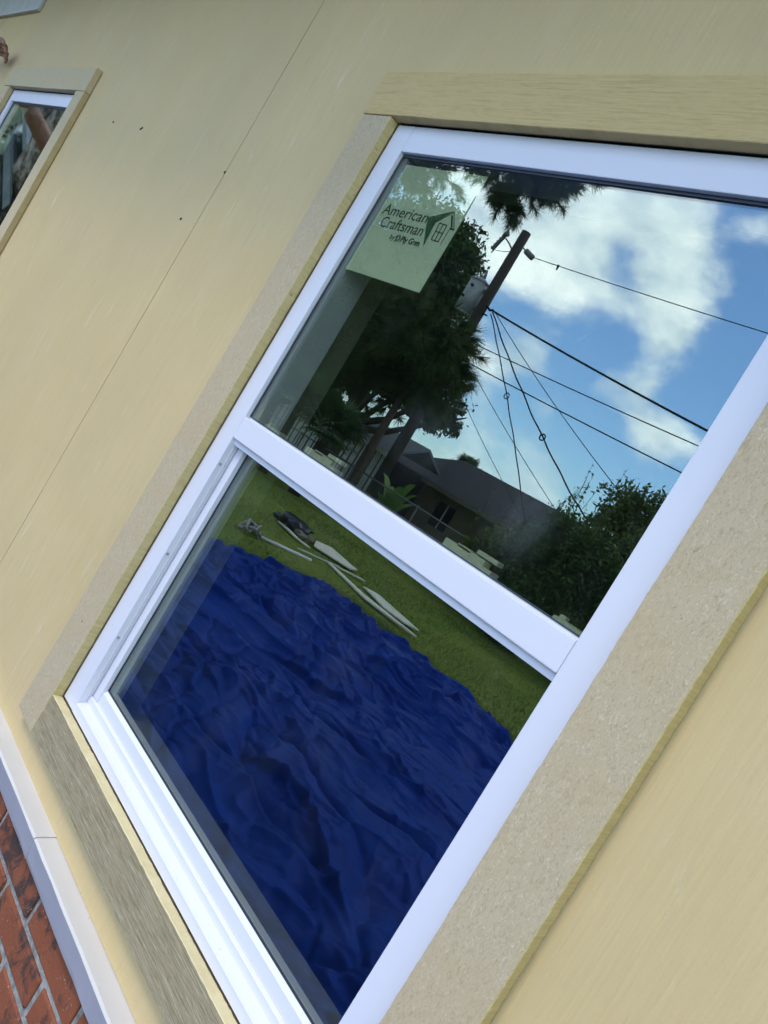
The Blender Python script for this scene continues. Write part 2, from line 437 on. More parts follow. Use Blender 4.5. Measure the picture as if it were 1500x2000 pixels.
M['shirt'] = make_simple('dark_red_shirt', (.05, .018, .016), (.07, .025, .022), 12, .9, .2)
M['jeans'] = make_simple('denim', (.03, .045, .085), (.05, .07, .12), 30, .9, .2)
M['hair'], _, _ = mat('black_hair', (.012, .010, .009), .6)
M['alu'], _, _ = mat('aluminium', (.55, .56, .57), .4)

# ------------------------------------------------------------------ helpers
def link(o, parent=None):
    col.objects.link(o)
    if parent is not None:
        o.parent = parent
        o.matrix_parent_inverse = Matrix.Translation(-WORLD_LOC[parent.name])
    WORLD_LOC[o.name] = o.location.copy()
    return o
WORLD_LOC = {}

def tag(o, label=None, cat=None, group=None, kind=None):
    if label: o['label'] = label
    if cat: o['category'] = cat
    if group: o['group'] = group
    if kind: o['kind'] = kind
    return o

def thing(name, loc, label, cat, group=None):
    o = bpy.data.objects.new(name, None)
    o.location = loc; o.empty_display_size = .2
    link(o)
    return tag(o, label, cat, group)

class MB:
    def __init__(s):
        s.v = []; s.f = []; s.m = []
    def quad(s, pts, mi=0):
        i = len(s.v); s.v += [tuple(p) for p in pts]; s.f.append(tuple(range(i, i + len(pts)))); s.m.append(mi)
    def box(s, x0, x1, y0, y1, z0, z1, bev=0.0, mi=0, fm=None):
        """fm: material indices for (-y front, +y back, -x, +x, -z, +z)"""
        fm = fm or (mi,) * 6
        if bev <= 0:
            i = len(s.v)
            s.v += [(x, y, z) for x in (x0, x1) for y in (y0, y1) for z in (z0, z1)]
            # idx = 4*ix+2*iy+iz
            F = [((0, 4, 5, 1), fm[0]), ((2, 3, 7, 6), fm[1]), ((0, 1, 3, 2), fm[2]), ((4, 6, 7, 5), fm[3]), ((0, 2, 6, 4), fm[4]), ((1, 5, 7, 3), fm[5])]
            for q, k in F:
                s.f.append(tuple(i + a for a in q)); s.m.append(k)
            return
        bm = bmesh.new()
        bmesh.ops.create_cube(bm, size=1)
        for v in bm.verts:
            v.co = Vector(((x0 + x1) / 2 + v.co.x * (x1 - x0), (y0 + y1) / 2 + v.co.y * (y1 - y0), (z0 + z1) / 2 + v.co.z * (z1 - z0)))
        bmesh.ops.bevel(bm, geom=bm.edges[:], offset=bev, segments=2, profile=.6, affect='EDGES')
        bm.normal_update(); bm.verts.index_update()
        i = len(s.v)
        s.v += [tuple(v.co) for v in bm.verts]
        for fc in bm.faces:
            n = fc.normal
            a = max(range(3), key=lambda k: abs(n[k]))
            k = {(1, 0): 0, (1, 1): 1, (0, 0): 2, (0, 1): 3, (2, 0): 4, (2, 1): 5}[(a, int(n[a] > 0))]
            s.f.append(tuple(i + v.index for v in fc.verts)); s.m.append(fm[k])
        bm.free()
    def extrude_x(s, prof, x0, x1, mi=0):
        """prof: list of (y,z), counter-clockwise seen from +x"""
        i = len(s.v); n = len(prof)
        s.v += [(x0, y, z) for y, z in prof] + [(x1, y, z) for y, z in prof]
        for k in range(n):
            a, b = k, (k + 1) % n
            s.f.append((i + a, i + b, i + n + b, i + n + a)); s.m.append(mi)
        s.f.append(tuple(i + k for k in range(n))[::-1]); s.m.append(mi)
        s.f.append(tuple(i + n + k for k in range(n))); s.m.append(mi)
    def prism(s, poly, y0, y1, mi=0):
        """poly in (x,z)"""
        i = len(s.v); n = len(poly)
        s.v += [(x, y0, z) for x, z in poly] + [(x, y1, z) for x, z in poly]
        for k in range(n):
            b = (k + 1) % n
            s.f.append((i + k, i + b, i + n + b, i + n + k)); s.m.append(mi)
        s.f.append(tuple(i + k for k in range(n))); s.m.append(mi)
        s.f.append(tuple(i + n + k for k in range(n))[::-1]); s.m.append(mi)
    def slab(s, poly, z0, z1, mi=0):
        """poly in (x,y) flat slab"""
        i = len(s.v); n = len(poly)
        s.v += [(x, y, z0) for x, y in poly] + [(x, y, z1) for x, y in poly]
        for k in range(n):
            b = (k + 1) % n
            s.f.append((i + k, i + b, i + n + b, i + n + k)); s.m.append(mi)
        s.f.append(tuple(i + k for k in range(n))[::-1]); s.m.append(mi)
        s.f.append(tuple(i + n + k for k in range(n))); s.m.append(mi)
    def tube(s, pts, rad, sides=8, mi=0, cap=True):
        pts = [Vector(p) for p in pts]
        rads = rad if isinstance(rad, (list, tuple)) else [rad] * len(pts)
        i0 = len(s.v)
        for k, p in enumerate(pts):
            t = (pts[min(k + 1, len(pts) - 1)] - pts[max(k - 1, 0)]).normalized()
            up = Vector((0, 0, 1)) if abs(t.z) < .9 else Vector((1, 0, 0))
            a = t.cross(up).normalized(); b = t.cross(a)
            for j in range(sides):
                an = 2 * math.pi * j / sides
                s.v.append(tuple(p + (a * math.cos(an) + b * math.sin(an)) * rads[k]))
        for k in range(len(pts) - 1):
            for j in range(sides):
                a = i0 + k * sides + j; b = i0 + k * sides + (j + 1) % sides
                s.f.append((a, b, b + sides, a + sides)); s.m.append(mi)
        if cap:
            s.f.append(tuple(i0 + j for j in range(sides))[::-1]); s.m.append(mi)
            e = i0 + (len(pts) - 1) * sides
            s.f.append(tuple(e + j for j in range(sides))); s.m.append(mi)
    def build(s, name, mats, parent=None, smooth=False, fix=True):
        me = bpy.data.meshes.new(name)
        me.from_pydata(s.v, [], s.f)
        mats = mats if isinstance(mats, (list, tuple)) else [mats]
        for m in mats:
            me.materials.append(m)
        if len(mats) > 1:
            me.polygons.foreach_set('material_index', s.m)
        if smooth:
            me.polygons.foreach_set('use_smooth', [True] * len(me.polygons))
        if fix:
            bm = bmesh.new(); bm.from_mesh(me)
            bmesh.ops.recalc_face_normals(bm, faces=bm.faces); bm.to_mesh(me); bm.free()
        me.update()
        o = bpy.data.objects.new(name, me)
        return link(o, parent)

def tri_mesh(name, V, F, material, parent=None, smooth=False):
    """fast numpy mesh: V (n,3), F (m,k)"""
    me = bpy.data.meshes.new(name)
    V = np.asarray(V, np.float32); F = np.asarray(F, np.int32)
    k = F.shape[1]
    me.vertices.add(len(V)); me.vertices.foreach_set('co', V.ravel())
    me.loops.add(F.size); me.loops.foreach_set('vertex_index', F.ravel())
    me.polygons.add(len(F)); me.polygons.foreach_set('loop_start', np.arange(0, F.size, k, dtype=np.int32))
    me.polygons.foreach_set('loop_total', np.full(len(F), k, np.int32))
    if smooth:
        me.polygons.foreach_set('use_smooth', np.ones(len(F), bool))
    me.materials.append(material)
    me.update(calc_edges=True); me.validate()
    return link(bpy.data.objects.new(name, me), parent)

ZG = -0.96
def ground_z(x, y):
    return ZG - 0.03 * max(0.0, min(16.0, -9.0 - y))

# ------------------------------------------------------------------ ground
xs = np.concatenate([np.linspace(-420, -42, 10), np.linspace(-40, 12, 140), np.linspace(16, 420, 10)])
ys = np.concatenate([np.linspace(-420, -42, 10), np.linspace(-40, 6, 130), np.linspace(10, 300, 8)])
X, Y = np.meshgrid(xs, ys)
Z = ZG - 0.03 * np.clip(-9 - Y, 0, 16)
Z = Z + (0.012 * np.sin(X * 1.7 + Y * .9) + 0.010 * np.sin(X * .8 - Y * 2.1)) * (np.abs(X) < 40)
nx, ny = len(xs), len(ys)
idx = np.arange(nx * ny).reshape(ny, nx)
F = np.stack([idx[:-1, :-1].ravel(), idx[:-1, 1:].ravel(), idx[1:, 1:].ravel(), idx[1:, :-1].ravel()], 1)
g = tri_mesh('ground', np.stack([X.ravel(), Y.ravel(), Z.ravel()], 1), F, M['lawn'], smooth=True)
tag(g, kind='structure')

# ------------------------------------------------------------------ the house
HOUSE = thing('house', (0, 0, ZG), 'yellow beige panel house wall with white windows above a red brick base', 'house')
DX2, DZ2 = -2.743, 0.004
OPEN = [(-.010, .910, -.010, 1.230), (DX2 - .010, DX2 + .910, DZ2 - .010, DZ2 + 1.230)]
seams = [-6.635, -6.0, -3.65, -.535, 1.905, 4.345]
ZB, ZT = -.150, 2.05
for a, b in zip(seams[:-1], seams[1:]):
    a2, b2 = a + .0022, b - .0022
    off = random.uniform(-.0007, .0007)
    mb = MB()
    xcuts = sorted({a2, b2, *[c for o in OPEN for c in o[:2] if a2 < c < b2]})
    for u, w in zip(xcuts[:-1], xcuts[1:]):
        mid = (u + w) / 2
        hole = next((o for o in OPEN if o[0] < mid < o[1]), None)
        if hole:
            mb.box(u, w, off, .012, ZB, hole[2]); mb.box(u, w, off, .012, hole[3], ZT)
        else:
            zc = sorted({ZB, ZT, *[z for o in OPEN for z in o[2:] if abs(o[0] - w) < 1e-6 or abs(o[1] - u) < 1e-6]})
            for p, q in zip(zc[:-1], zc[1:]):
                mb.box(u, w, off, .012, p, q)
    mb.build('siding_panel', M['siding'], HOUSE)

for xs_ in seams[1:-1]:  # dark strips standing in for the shade inside the panel seams
    mb = MB(); mb.box(xs_ - .0021, xs_ + .0021, .0014, .011, ZB, ZT); mb.build('seam_shade_strip', M['seam_shade'], HOUSE)
# sheathing behind the seams, with openings for the windows
mb = MB()
XA, XB = -6.6, 4.3
def holed(mb, y0, y1, z0, z1, grow):
    cuts = [XA] + sum([[o[0] - grow, o[1] + grow] for o in sorted(OPEN)], []) + [XB]
    so = sorted(OPEN)
    for k in range(len(cuts) - 1):
        if k % 2 == 0:
            mb.box(cuts[k], cuts[k + 1], y0, y1, z0, z1)
        else:
            o = so[k // 2]
            mb.box(cuts[k], cuts[k + 1], y0, y1, z0, o[2] - grow); mb.box(cuts[k], cuts[k + 1], y0, y1, o[3] + grow, z1)
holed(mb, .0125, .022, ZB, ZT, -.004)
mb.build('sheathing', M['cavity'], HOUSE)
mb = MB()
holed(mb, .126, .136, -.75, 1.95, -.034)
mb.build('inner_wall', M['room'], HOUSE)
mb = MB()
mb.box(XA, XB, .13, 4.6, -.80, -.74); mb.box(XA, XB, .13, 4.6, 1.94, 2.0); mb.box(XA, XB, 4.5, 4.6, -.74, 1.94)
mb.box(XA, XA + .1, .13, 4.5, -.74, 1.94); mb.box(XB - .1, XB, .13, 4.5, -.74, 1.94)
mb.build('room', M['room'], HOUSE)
# eave above the frame of the picture
mb = MB(); mb.box(-7.2, 4.9, -.60, .02, 1.90, 1.92); mb.build('soffit', M['bare_white'], HOUSE)
mb = MB(); mb.box(-7.2, 4.9, -.63, -.60, 1.88, 2.06); mb.build('fascia', M['white_trim'], HOUSE)
mb = MB(); mb.extrude_x([(-.70, 2.05), (-.70, 2.09), (4.7, 3.7), (4.7, 2.0), (4.6, 2.0), (.0, 2.05)][::-1], -7.3, 5.0)
mb.build('roof', M['roof_dark'], HOUSE)
# board under the eave, far left
mb = MB(); mb.box(-6.6, -3.03, -.013, -.001, 1.607, 1.90, .0015); fb = mb.build('frieze_board', M['bare_white'], HOUSE)
mb = MB(); mb.box(-6.6, -3.034, -.016, -.0135, 1.607, 1.616); mb.build('lower_lip', M['ledge'], fb)

# brick base
YB = -.012
CH, BL, J = .0686, .2205, .0130
bm_ = MB(); bm_.box(-BL / 2 + J / 2, BL / 2 - J / 2, -.001, .060, -CH / 2 + J / 2, CH / 2 - J / 2, .0022)
me_brick = None
row = 0
zt = -.207
rb = random.Random(5)
# a handful of slightly chipped brick shapes, shared between the bricks
variants = []
for k in range(8):
    t = MB(); t.box(-BL / 2 + J / 2, BL / 2 - J / 2, 0, .060, -CH / 2 + J / 2, CH / 2 - J / 2, .0035)
    t.v = [(x + rb.uniform(-.0011, .0011), y + (rb.uniform(-.001, .0012) if y < .03 else 0), z + rb.uniform(-.0009, .0009)) for x, y, z in t.v]
    me = bpy.data.meshes.new('brick'); me.from_pydata(t.v, [], t.f); me.materials.append(M['brick']); me.update(); variants.append(me)
z = zt
zc = zt - CH / 2
rows_z = [zt + CH / 2 + .0]
k = 0
zrow = zt + CH / 2
while zrow - CH / 2 > ZG - .02:
    if k == 0:
        zrow -= CH; k += 1; continue
    start = .049 if k % 2 == 1 else .1637
    n0, n1 = -16, 10
    for j in range(n0, n1):
        xc = start + BL / 2 + j * BL
        o = bpy.data.objects.new('brick', variants[rb.randrange(8)])
        o.location = (xc + rb.uniform(-.0012, .0012), YB + rb.uniform(-.0012, .0015), zrow + rb.uniform(-.0008, .0008))
        col.objects.link(o); o.parent = HOUSE
        o.matrix_parent_inverse = Matrix.Translation(-HOUSE.location)
    zrow -= CH; k += 1
rest = MB()
zrow = zt - CH / 2; k = 1
while zrow - CH / 2 > ZG - .02:
    start = .049 if k % 2 == 1 else .1637
    for j in list(range(-31, -16)) + list(range(10, 19)):
        xc = start + BL / 2 + j * BL
        rest.box(xc - BL / 2 + J / 2, xc + BL / 2 - J / 2, YB + rb.uniform(-.001, .001), .05, zrow - CH / 2 + J / 2, zrow + CH / 2 - J / 2)
    zrow -= CH; k += 1
tag(rest.build('brickwork', M['brick'], HOUSE), kind='stuff')
mb = MB(); mb.box(-1.30, 2.3, YB + .0055, .05, -1.2, -.16)
mb.box(-6.6, -1.30, YB + .0055, .05, -1.2, -.16); mb.box(2.3, 4.3, YB + .0055, .05, -1.2, -.16)
mb.build('mortar', M['mortar'], HOUSE)

# painted ledge in two lengths
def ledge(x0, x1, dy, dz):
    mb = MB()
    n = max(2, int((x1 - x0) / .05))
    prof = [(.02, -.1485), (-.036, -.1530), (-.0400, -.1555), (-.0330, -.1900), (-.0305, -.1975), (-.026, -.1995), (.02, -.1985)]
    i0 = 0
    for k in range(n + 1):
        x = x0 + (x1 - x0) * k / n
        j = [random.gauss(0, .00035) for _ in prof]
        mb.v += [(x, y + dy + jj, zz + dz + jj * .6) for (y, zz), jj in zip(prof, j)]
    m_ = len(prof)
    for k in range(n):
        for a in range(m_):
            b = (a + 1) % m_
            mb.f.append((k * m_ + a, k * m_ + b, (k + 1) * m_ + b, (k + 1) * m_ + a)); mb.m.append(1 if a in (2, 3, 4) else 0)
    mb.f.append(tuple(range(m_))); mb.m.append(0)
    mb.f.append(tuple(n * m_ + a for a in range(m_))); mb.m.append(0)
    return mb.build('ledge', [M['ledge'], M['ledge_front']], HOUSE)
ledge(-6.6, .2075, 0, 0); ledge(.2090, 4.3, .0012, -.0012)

# ---- windows
def board(name, x0, x1, z0, z1, yf, yb, mats, parent, long='z', jit=.0006, cut=0.0):
    """a trim board with slightly ragged sawn edges; mats = (face, edge)"""
    rb_ = random.Random(hash((round(x0, 3), round(z0, 3))) % 1000 + 1)
    L = (z1 - z0) if long == 'z' else (x1 - x0)
    n = max(4, int(L / .006)); mb = MB(); c = .0012
    w = []
    ph = [rb_.uniform(0, 6.28) for _ in range(4)]
    for k in range(n + 1):
        t = k / n
        wav = .0004 * math.sin(t * 9 + ph[0]) + .0003 * math.sin(t * 31 + ph[1])
        j1, j2, j3, j4 = (rb_.gauss(0, jit * .6) for _ in range(4))
        if long == 'z':
            zz = z0 + L * t
            ring = [(x0 + j1, yb), (x0 + wav + j1 * .5, yf + c), (x0 + c + j2 + wav, yf), (x1 - c + j3 + wav, yf), (x1 + wav + j4 * .5, yf + c), (x1 + j4, yb)]
            mb.v += [(x, y, zz) for x, y in ring]
        else:
            xx = x0 + L * t
            ring = [(z0 + j1, yb), (z0 + wav + j1 * .5, yf + c), (z0 + c + j2 + wav, yf), (z1 - c + j3 + wav, yf), (z1 + wav + j4 * .5, yf + c), (z1 + j4, yb)]
            mb.v += [(xx, y, q) for q, y in ring]
    for k in range(n):
        for a in range(6):
            b = (a + 1) % 6
            mb.f.append((k * 6 + a, k * 6 + b, (k + 1) * 6 + b, (k + 1) * 6 + a)); mb.m.append(0 if a == 2 else 1)
    mb.f.append(tuple(range(6))); mb.m.append(1)
    mb.f.append(tuple(n * 6 + a for a in range(6))); mb.m.append(1)
    return mb.build(name, list(mats), parent)

YF, YBK = -.0213, -.0022
def window(dx, dz, main):
    A, W_, H_ = .0496, .90, 1.2198
    def B(mb, x0, x1, y0, y1, z0, z1, bev=.0012):
        mb.box(dx + x0, dx + x1, y0, y1, dz + z0, dz + z1, bev)
    mb = MB()
    B(mb, 0, A, 0, .083, .0, H_, .0016)
    B(mb, W_ - A, W_, 0, .083, .0, H_, .0016)
    B(mb, A + .0003, W_ - A - .0003, .0004, .083, H_ - A, H_, .0016)
    # stepped sill
    prof = [(0, 0), (0, .0165), (.001, .018), (.018, .0235), (.018, .0355), (.0195, .037), (.024, .038), (.083, .038), (.083, 0)]
    mb.extrude_x([(y, z + dz) for y, z in prof][::-1], dx + A + .0003, dx + W_ - A - .0003)
    # jamb tracks of the lower sash
    for xa, xb in ((A - .001, A + .0017), (W_ - A - .0017, W_ - A + .001)):
        B(mb, xa, xb, .0118, .0142, .026, .5725, .0004)
        B(mb, xa, xb, .0165, .0178, .026, .5725, .0003)
    win = mb.build('window', M['vinyl'], HOUSE)
    tag(win, 'large white single hung window with green sticker' if main else 'white window partly cut off at the left edge')
    # meeting rail with its lower lip
    mb = MB(); B(mb, A + .0005, W_ - A - .0005, -.0004, .0175, .5842, .6275, .0018)
    B(mb, A + .0005, W_ - A - .0005, .0075, .0175, .5735, .5838, .0008)
    B(mb, A + .0005, W_ - A - .0005, .010, .0175, .6270, .6310, .0008)
    mb.build('meeting_rail', M['vinyl'], win)
    # upper glass, gasket
    mb = MB()
    g_ = .0032
    for (a, b, c, d_) in ((A, A + g_, .6315, H_ - A), (W_ - A - g_, W_ - A, .6315, H_ - A), (A + g_, W_ - A - g_, H_ - A - g_ * 1.5, H_ - A), (A + g_, W_ - A - g_, .6312, .6330)):
        B(mb, a, b, .0085, .0112, c, d_, 0)
    mb.build('gasket', M['gasket'], win)
    mb = MB(); B(mb, A - .004, W_ - A + .004, .0113, .0143, .622, H_ - A + .004, 0)
    mb.build('glass', M['glass'], win)
    # lower sash
    mb = MB()
    B(mb, A + .0019, .0715, .0215, .050, .0385, .622, .0012); B(mb, W_ - .0622, W_ - A - .0019, .0215, .050, .0385, .622, .0012)
    mb.extrude_x([(y, z + dz) for y, z in [(.0245, .0384), (.0245, .0580), (.0300, .0640), (.050, .0640), (.050, .0384)]][::-1], dx + .0715, dx + W_ - .0622)
    B(mb, .0715, W_ - .0622, .0215, .050, .590, .622, .001)
    sash = mb.build('lower_sash', M['vinyl'], win)
    mb = MB(); B(mb, .068, W_ - .0590, .0330, .0362, .060, .594, 0)
    mb.build('glass', M['glass'], win)
    mb = MB()
    for (a, b, c, d_) in ((.0715, .0740, .064, .590), (W_ - .0645, W_ - .0622, .064, .590), (.0740, W_ - .0645, .064, .0665)):
        B(mb, a, b, .0305, .0329, c, d_, 0)
    mb.build('glazing_bead', M['gasket'], win)
    # screws in the left track
    for zz in (.53, .34, .16):
        mb = MB()
        mb.tube([(dx + A - .0005, .0062, dz + zz), (dx + A + .0011, .0062, dz + zz)], .0029, 10)
        mb.build('screw', M['steel'], win)
    # inside: jamb liner and stool
    mb = MB(); B(mb, .020, .038, .0835, .1375, .0, 1.225, 0); B(mb, W_ - .038, W_ - .020, .0835, .1375, .0, 1.225, 0)
    B(mb, .038, W_ - .038, .0835, .1375, 1.18, 1.225, 0); B(mb, .038, W_ - .038, .0835, .1375, .0, .030, 0)
    mb.build('jamb_liner', M['jamb'], win)
    # locks and tilt latches on the inner top rail
    def lock(xc):
        mb = MB()
        B(mb, xc - .052, xc + .052, .034, .060, .622, .6285, .001)
        B(mb, xc - .046, xc - .022, .040, .056, .6285, .6420, .001)
        B(mb, xc - .022, xc + .004, .040, .044, .6285, .6440, .0008); B(mb, xc - .022, xc - .017, .044, .056, .6285, .6435, .0008)
        B(mb, xc - .022, xc + .004, .040, .056, .6400, .6450, .0008)
        B(mb, xc + .004, xc + .034, .040, .056, .6285, .6440, .001)
        B(mb, xc + .010, xc + .050, .044, .058, .6455, .6520, .0015)
        B(mb, xc + .034, xc + .052, .038, .058, .6285, .6360, .001)
        mb.build('sash_lock', M['lock'], win)
    lock(.245); lock(.62)
    for (a, b) in ((.060, .116), (W_ - .116, W_ - .060)):
        mb = MB(); B(mb, a, b, .036, .058, .622, .6360, .003); B(mb, a + .006, a + .016, .040, .050, .635, .6405, .0015)
        mb.build('tilt_latch', M['lock'], win)
    # trim boards around the frame
    side = M['raw_board'] if main else M['cream_board']
    board('trim_board', dx - .0905, dx - .0018, dz - .0855, dz + H_ + .001, YF, YBK, (side, M['edge'] if main else M['cream_edge']), win, 'z')
    board('trim_board', dx + W_ + .0030, dx + W_ + .0935, dz - .0875, dz + H_ + .001, YF, YBK, (side, M['edge'] if main else M['cream_edge']), win, 'z')
    hb = board('trim_board', dx - .0915, dx + W_ + .0925, dz + H_ + .0028, dz + H_ + .0905, YF - .0008, YBK, (M['head_board'] if main else M['cream_board'], M['head_board'] if main else M['cream_board']), win, 'x', .0004)
    board('trim_board', dx - .0002, dx + W_ + .0014, dz - .0865, dz - .0022, YF + .0004, YBK, (M['sill_board'] if main else M['cream_board'], M['edge_skylit']), win, 'x')
    return win
WIN1 = window(0, 0, True)
WIN2 = window(DX2, DZ2, False)

# nail heads and staples scattered over the siding
rs = random.Random(3)
nails = [(-1.405, 1.145), (-1.165, 1.136), (-1.158, 1.140), (-.537, 1.064), (-2.15, 1.285), (-.62, .93), (1.12, .62)]
for (x, z_) in nails:
    mb = MB(); mb.tube([(x, .002, z_), (x + .001, -.0012, z_ + .0005)], .0035, 7)
    mb.build('nail_head', M['cavity'], HOUSE)

# ------------------------------------------------------------------ stickers on the glass
def text_mesh(body, size, xscale, x, z_, y, parent, name, m, shear=0.0, bold=0.0):
    cu = bpy.data.curves.new(name, 'FONT'); cu.body = body; cu.size = size; cu.shear = shear; cu.offset = bold
    cu.extrude = .00012
    tmp = bpy.data.objects.new(name, cu); col.objects.link(tmp)
    dg = bpy.context.evaluated_depsgraph_get()
    me = bpy.data.meshes.new_from_object(tmp.evaluated_get(dg)); bpy.data.objects.remove(tmp)
    w = max(v.co.x for v in me.vertices)
    for v in me.vertices:
        v.co = Vector((x + v.co.x * xscale / w, y - v.co.z, z_ + v.co.y))
    me.materials.clear(); me.materials.append(m)
    return link(bpy.data.objects.new(name, me), parent)

def sticker(dx, dz, label):
    YS = .0150
    mb = MB(); mb.box(dx + .064, dx + .280, YS, YS + .0004, dz + .945, dz + 1.155)
    st = mb.build('window_sticker', M['film'])
    tag(st, label, 'sticker', 'manufacturer stickers on the panes')
    y = YS - .0004
    text_mesh('American', .0290, .126, dx + .0740, dz + 1.0585, y, st, 'lettering', M['ink'])
    text_mesh('Craftsman', .0290, .121, dx + .0855, dz + 1.0350, y, st, 'lettering', M['ink'])
    text_mesh('by', .0135, .0145, dx + .132, dz + 1.0175, y, st, 'lettering', M['ink'])
    text_mesh('Ply Gem', .0150, .052, dx + .1635, dz + 1.0175, y, st, 'lettering', M['ink'], 0, .0004)
    mb = MB()   # small looped emblem before the maker's name
    cx_, cz_ = dx + .1545, dz + 1.0225
    for rr_ in (.0066, .0038):
        pts = [(cx_ + rr_ * math.cos(a), y, cz_ + rr_ * .9 * math.sin(a)) for a in np.linspace(-2.2, 3.2, 14)]
        mb.tube(pts, .0007, 4)
    mb.tube([(cx_ - .0045, y, cz_ - .0085), (cx_ - .002, y, cz_ + .003)], .0007, 4)
    mb.build('emblem', M['ink'], st)
    # house logo: green roof wedge, dark gable line, window
    mb = MB()
    mb.prism([(dx + .199, dz + 1.070), (dx + .250, dz + 1.088), (dx + .222, dz + 1.0655), (dx + .2235, dz + 1.060), (dx + .2235, dz + 1.056), (dx + .2275, dz + 1.019), (dx + .2050, dz + 1.056)], y - .0002, y)
    lg = mb.build('roof_logo', M['ink_green'], st)
    mb = MB()
    P_ = lambda *q: [(dx + a, y, dz + b) for a, b in q]
    mb.tube(P_((.2225, 1.0640), (.2520, 1.0865), (.2745, 1.0580)), .0008, 4)
    mb.tube(P_((.2520, 1.0800), (.2660, 1.0610)), .0017, 4); mb.tube(P_((.2640, 1.0590), (.2745, 1.0580)), .0014, 4)
    mb.tube(P_((.2640, 1.0590), (.2640, 1.0290)), .0006, 4)
    for q in (((.2335, 1.0640), (.2535, 1.0625)), ((.2535, 1.0625), (.2550, 1.0330)), ((.2550, 1.0330), (.2365, 1.0340)), ((.2365, 1.0340), (.2335, 1.0640)),
              ((.2350, 1.0490), (.2542, 1.0480)), ((.2435, 1.0632), (.2457, 1.0335))):
        mb.tube(P_(*q), .0009, 4)
    mb.build('window_logo', M['ink'], st)
    return st
sticker(0, 0, 'pale green square sticker with American Craftsman lettering and house logo on large window')
sticker(DX2, DZ2, 'pale green sticker in upper corner of the small cut off window at left')

# ------------------------------------------------------------------ tarp
def vnoise(X, Y, seed):
    """smooth value noise in 0..1"""
    rg = np.random.default_rng(seed); T = rg.random((256, 256))
    xi = np.floor(X).astype(int); yi = np.floor(Y).astype(int); fx = X - xi; fy = Y - yi
    fx = fx * fx * (3 - 2 * fx); fy = fy * fy * (3 - 2 * fy)
    g_ = lambda a, b: T[a % 256, b % 256]
    return (g_(xi, yi) * (1 - fx) + g_(xi + 1, yi) * fx) * (1 - fy) + (g_(xi, yi + 1) * (1 - fx) + g_(xi + 1, yi + 1) * fx) * fy

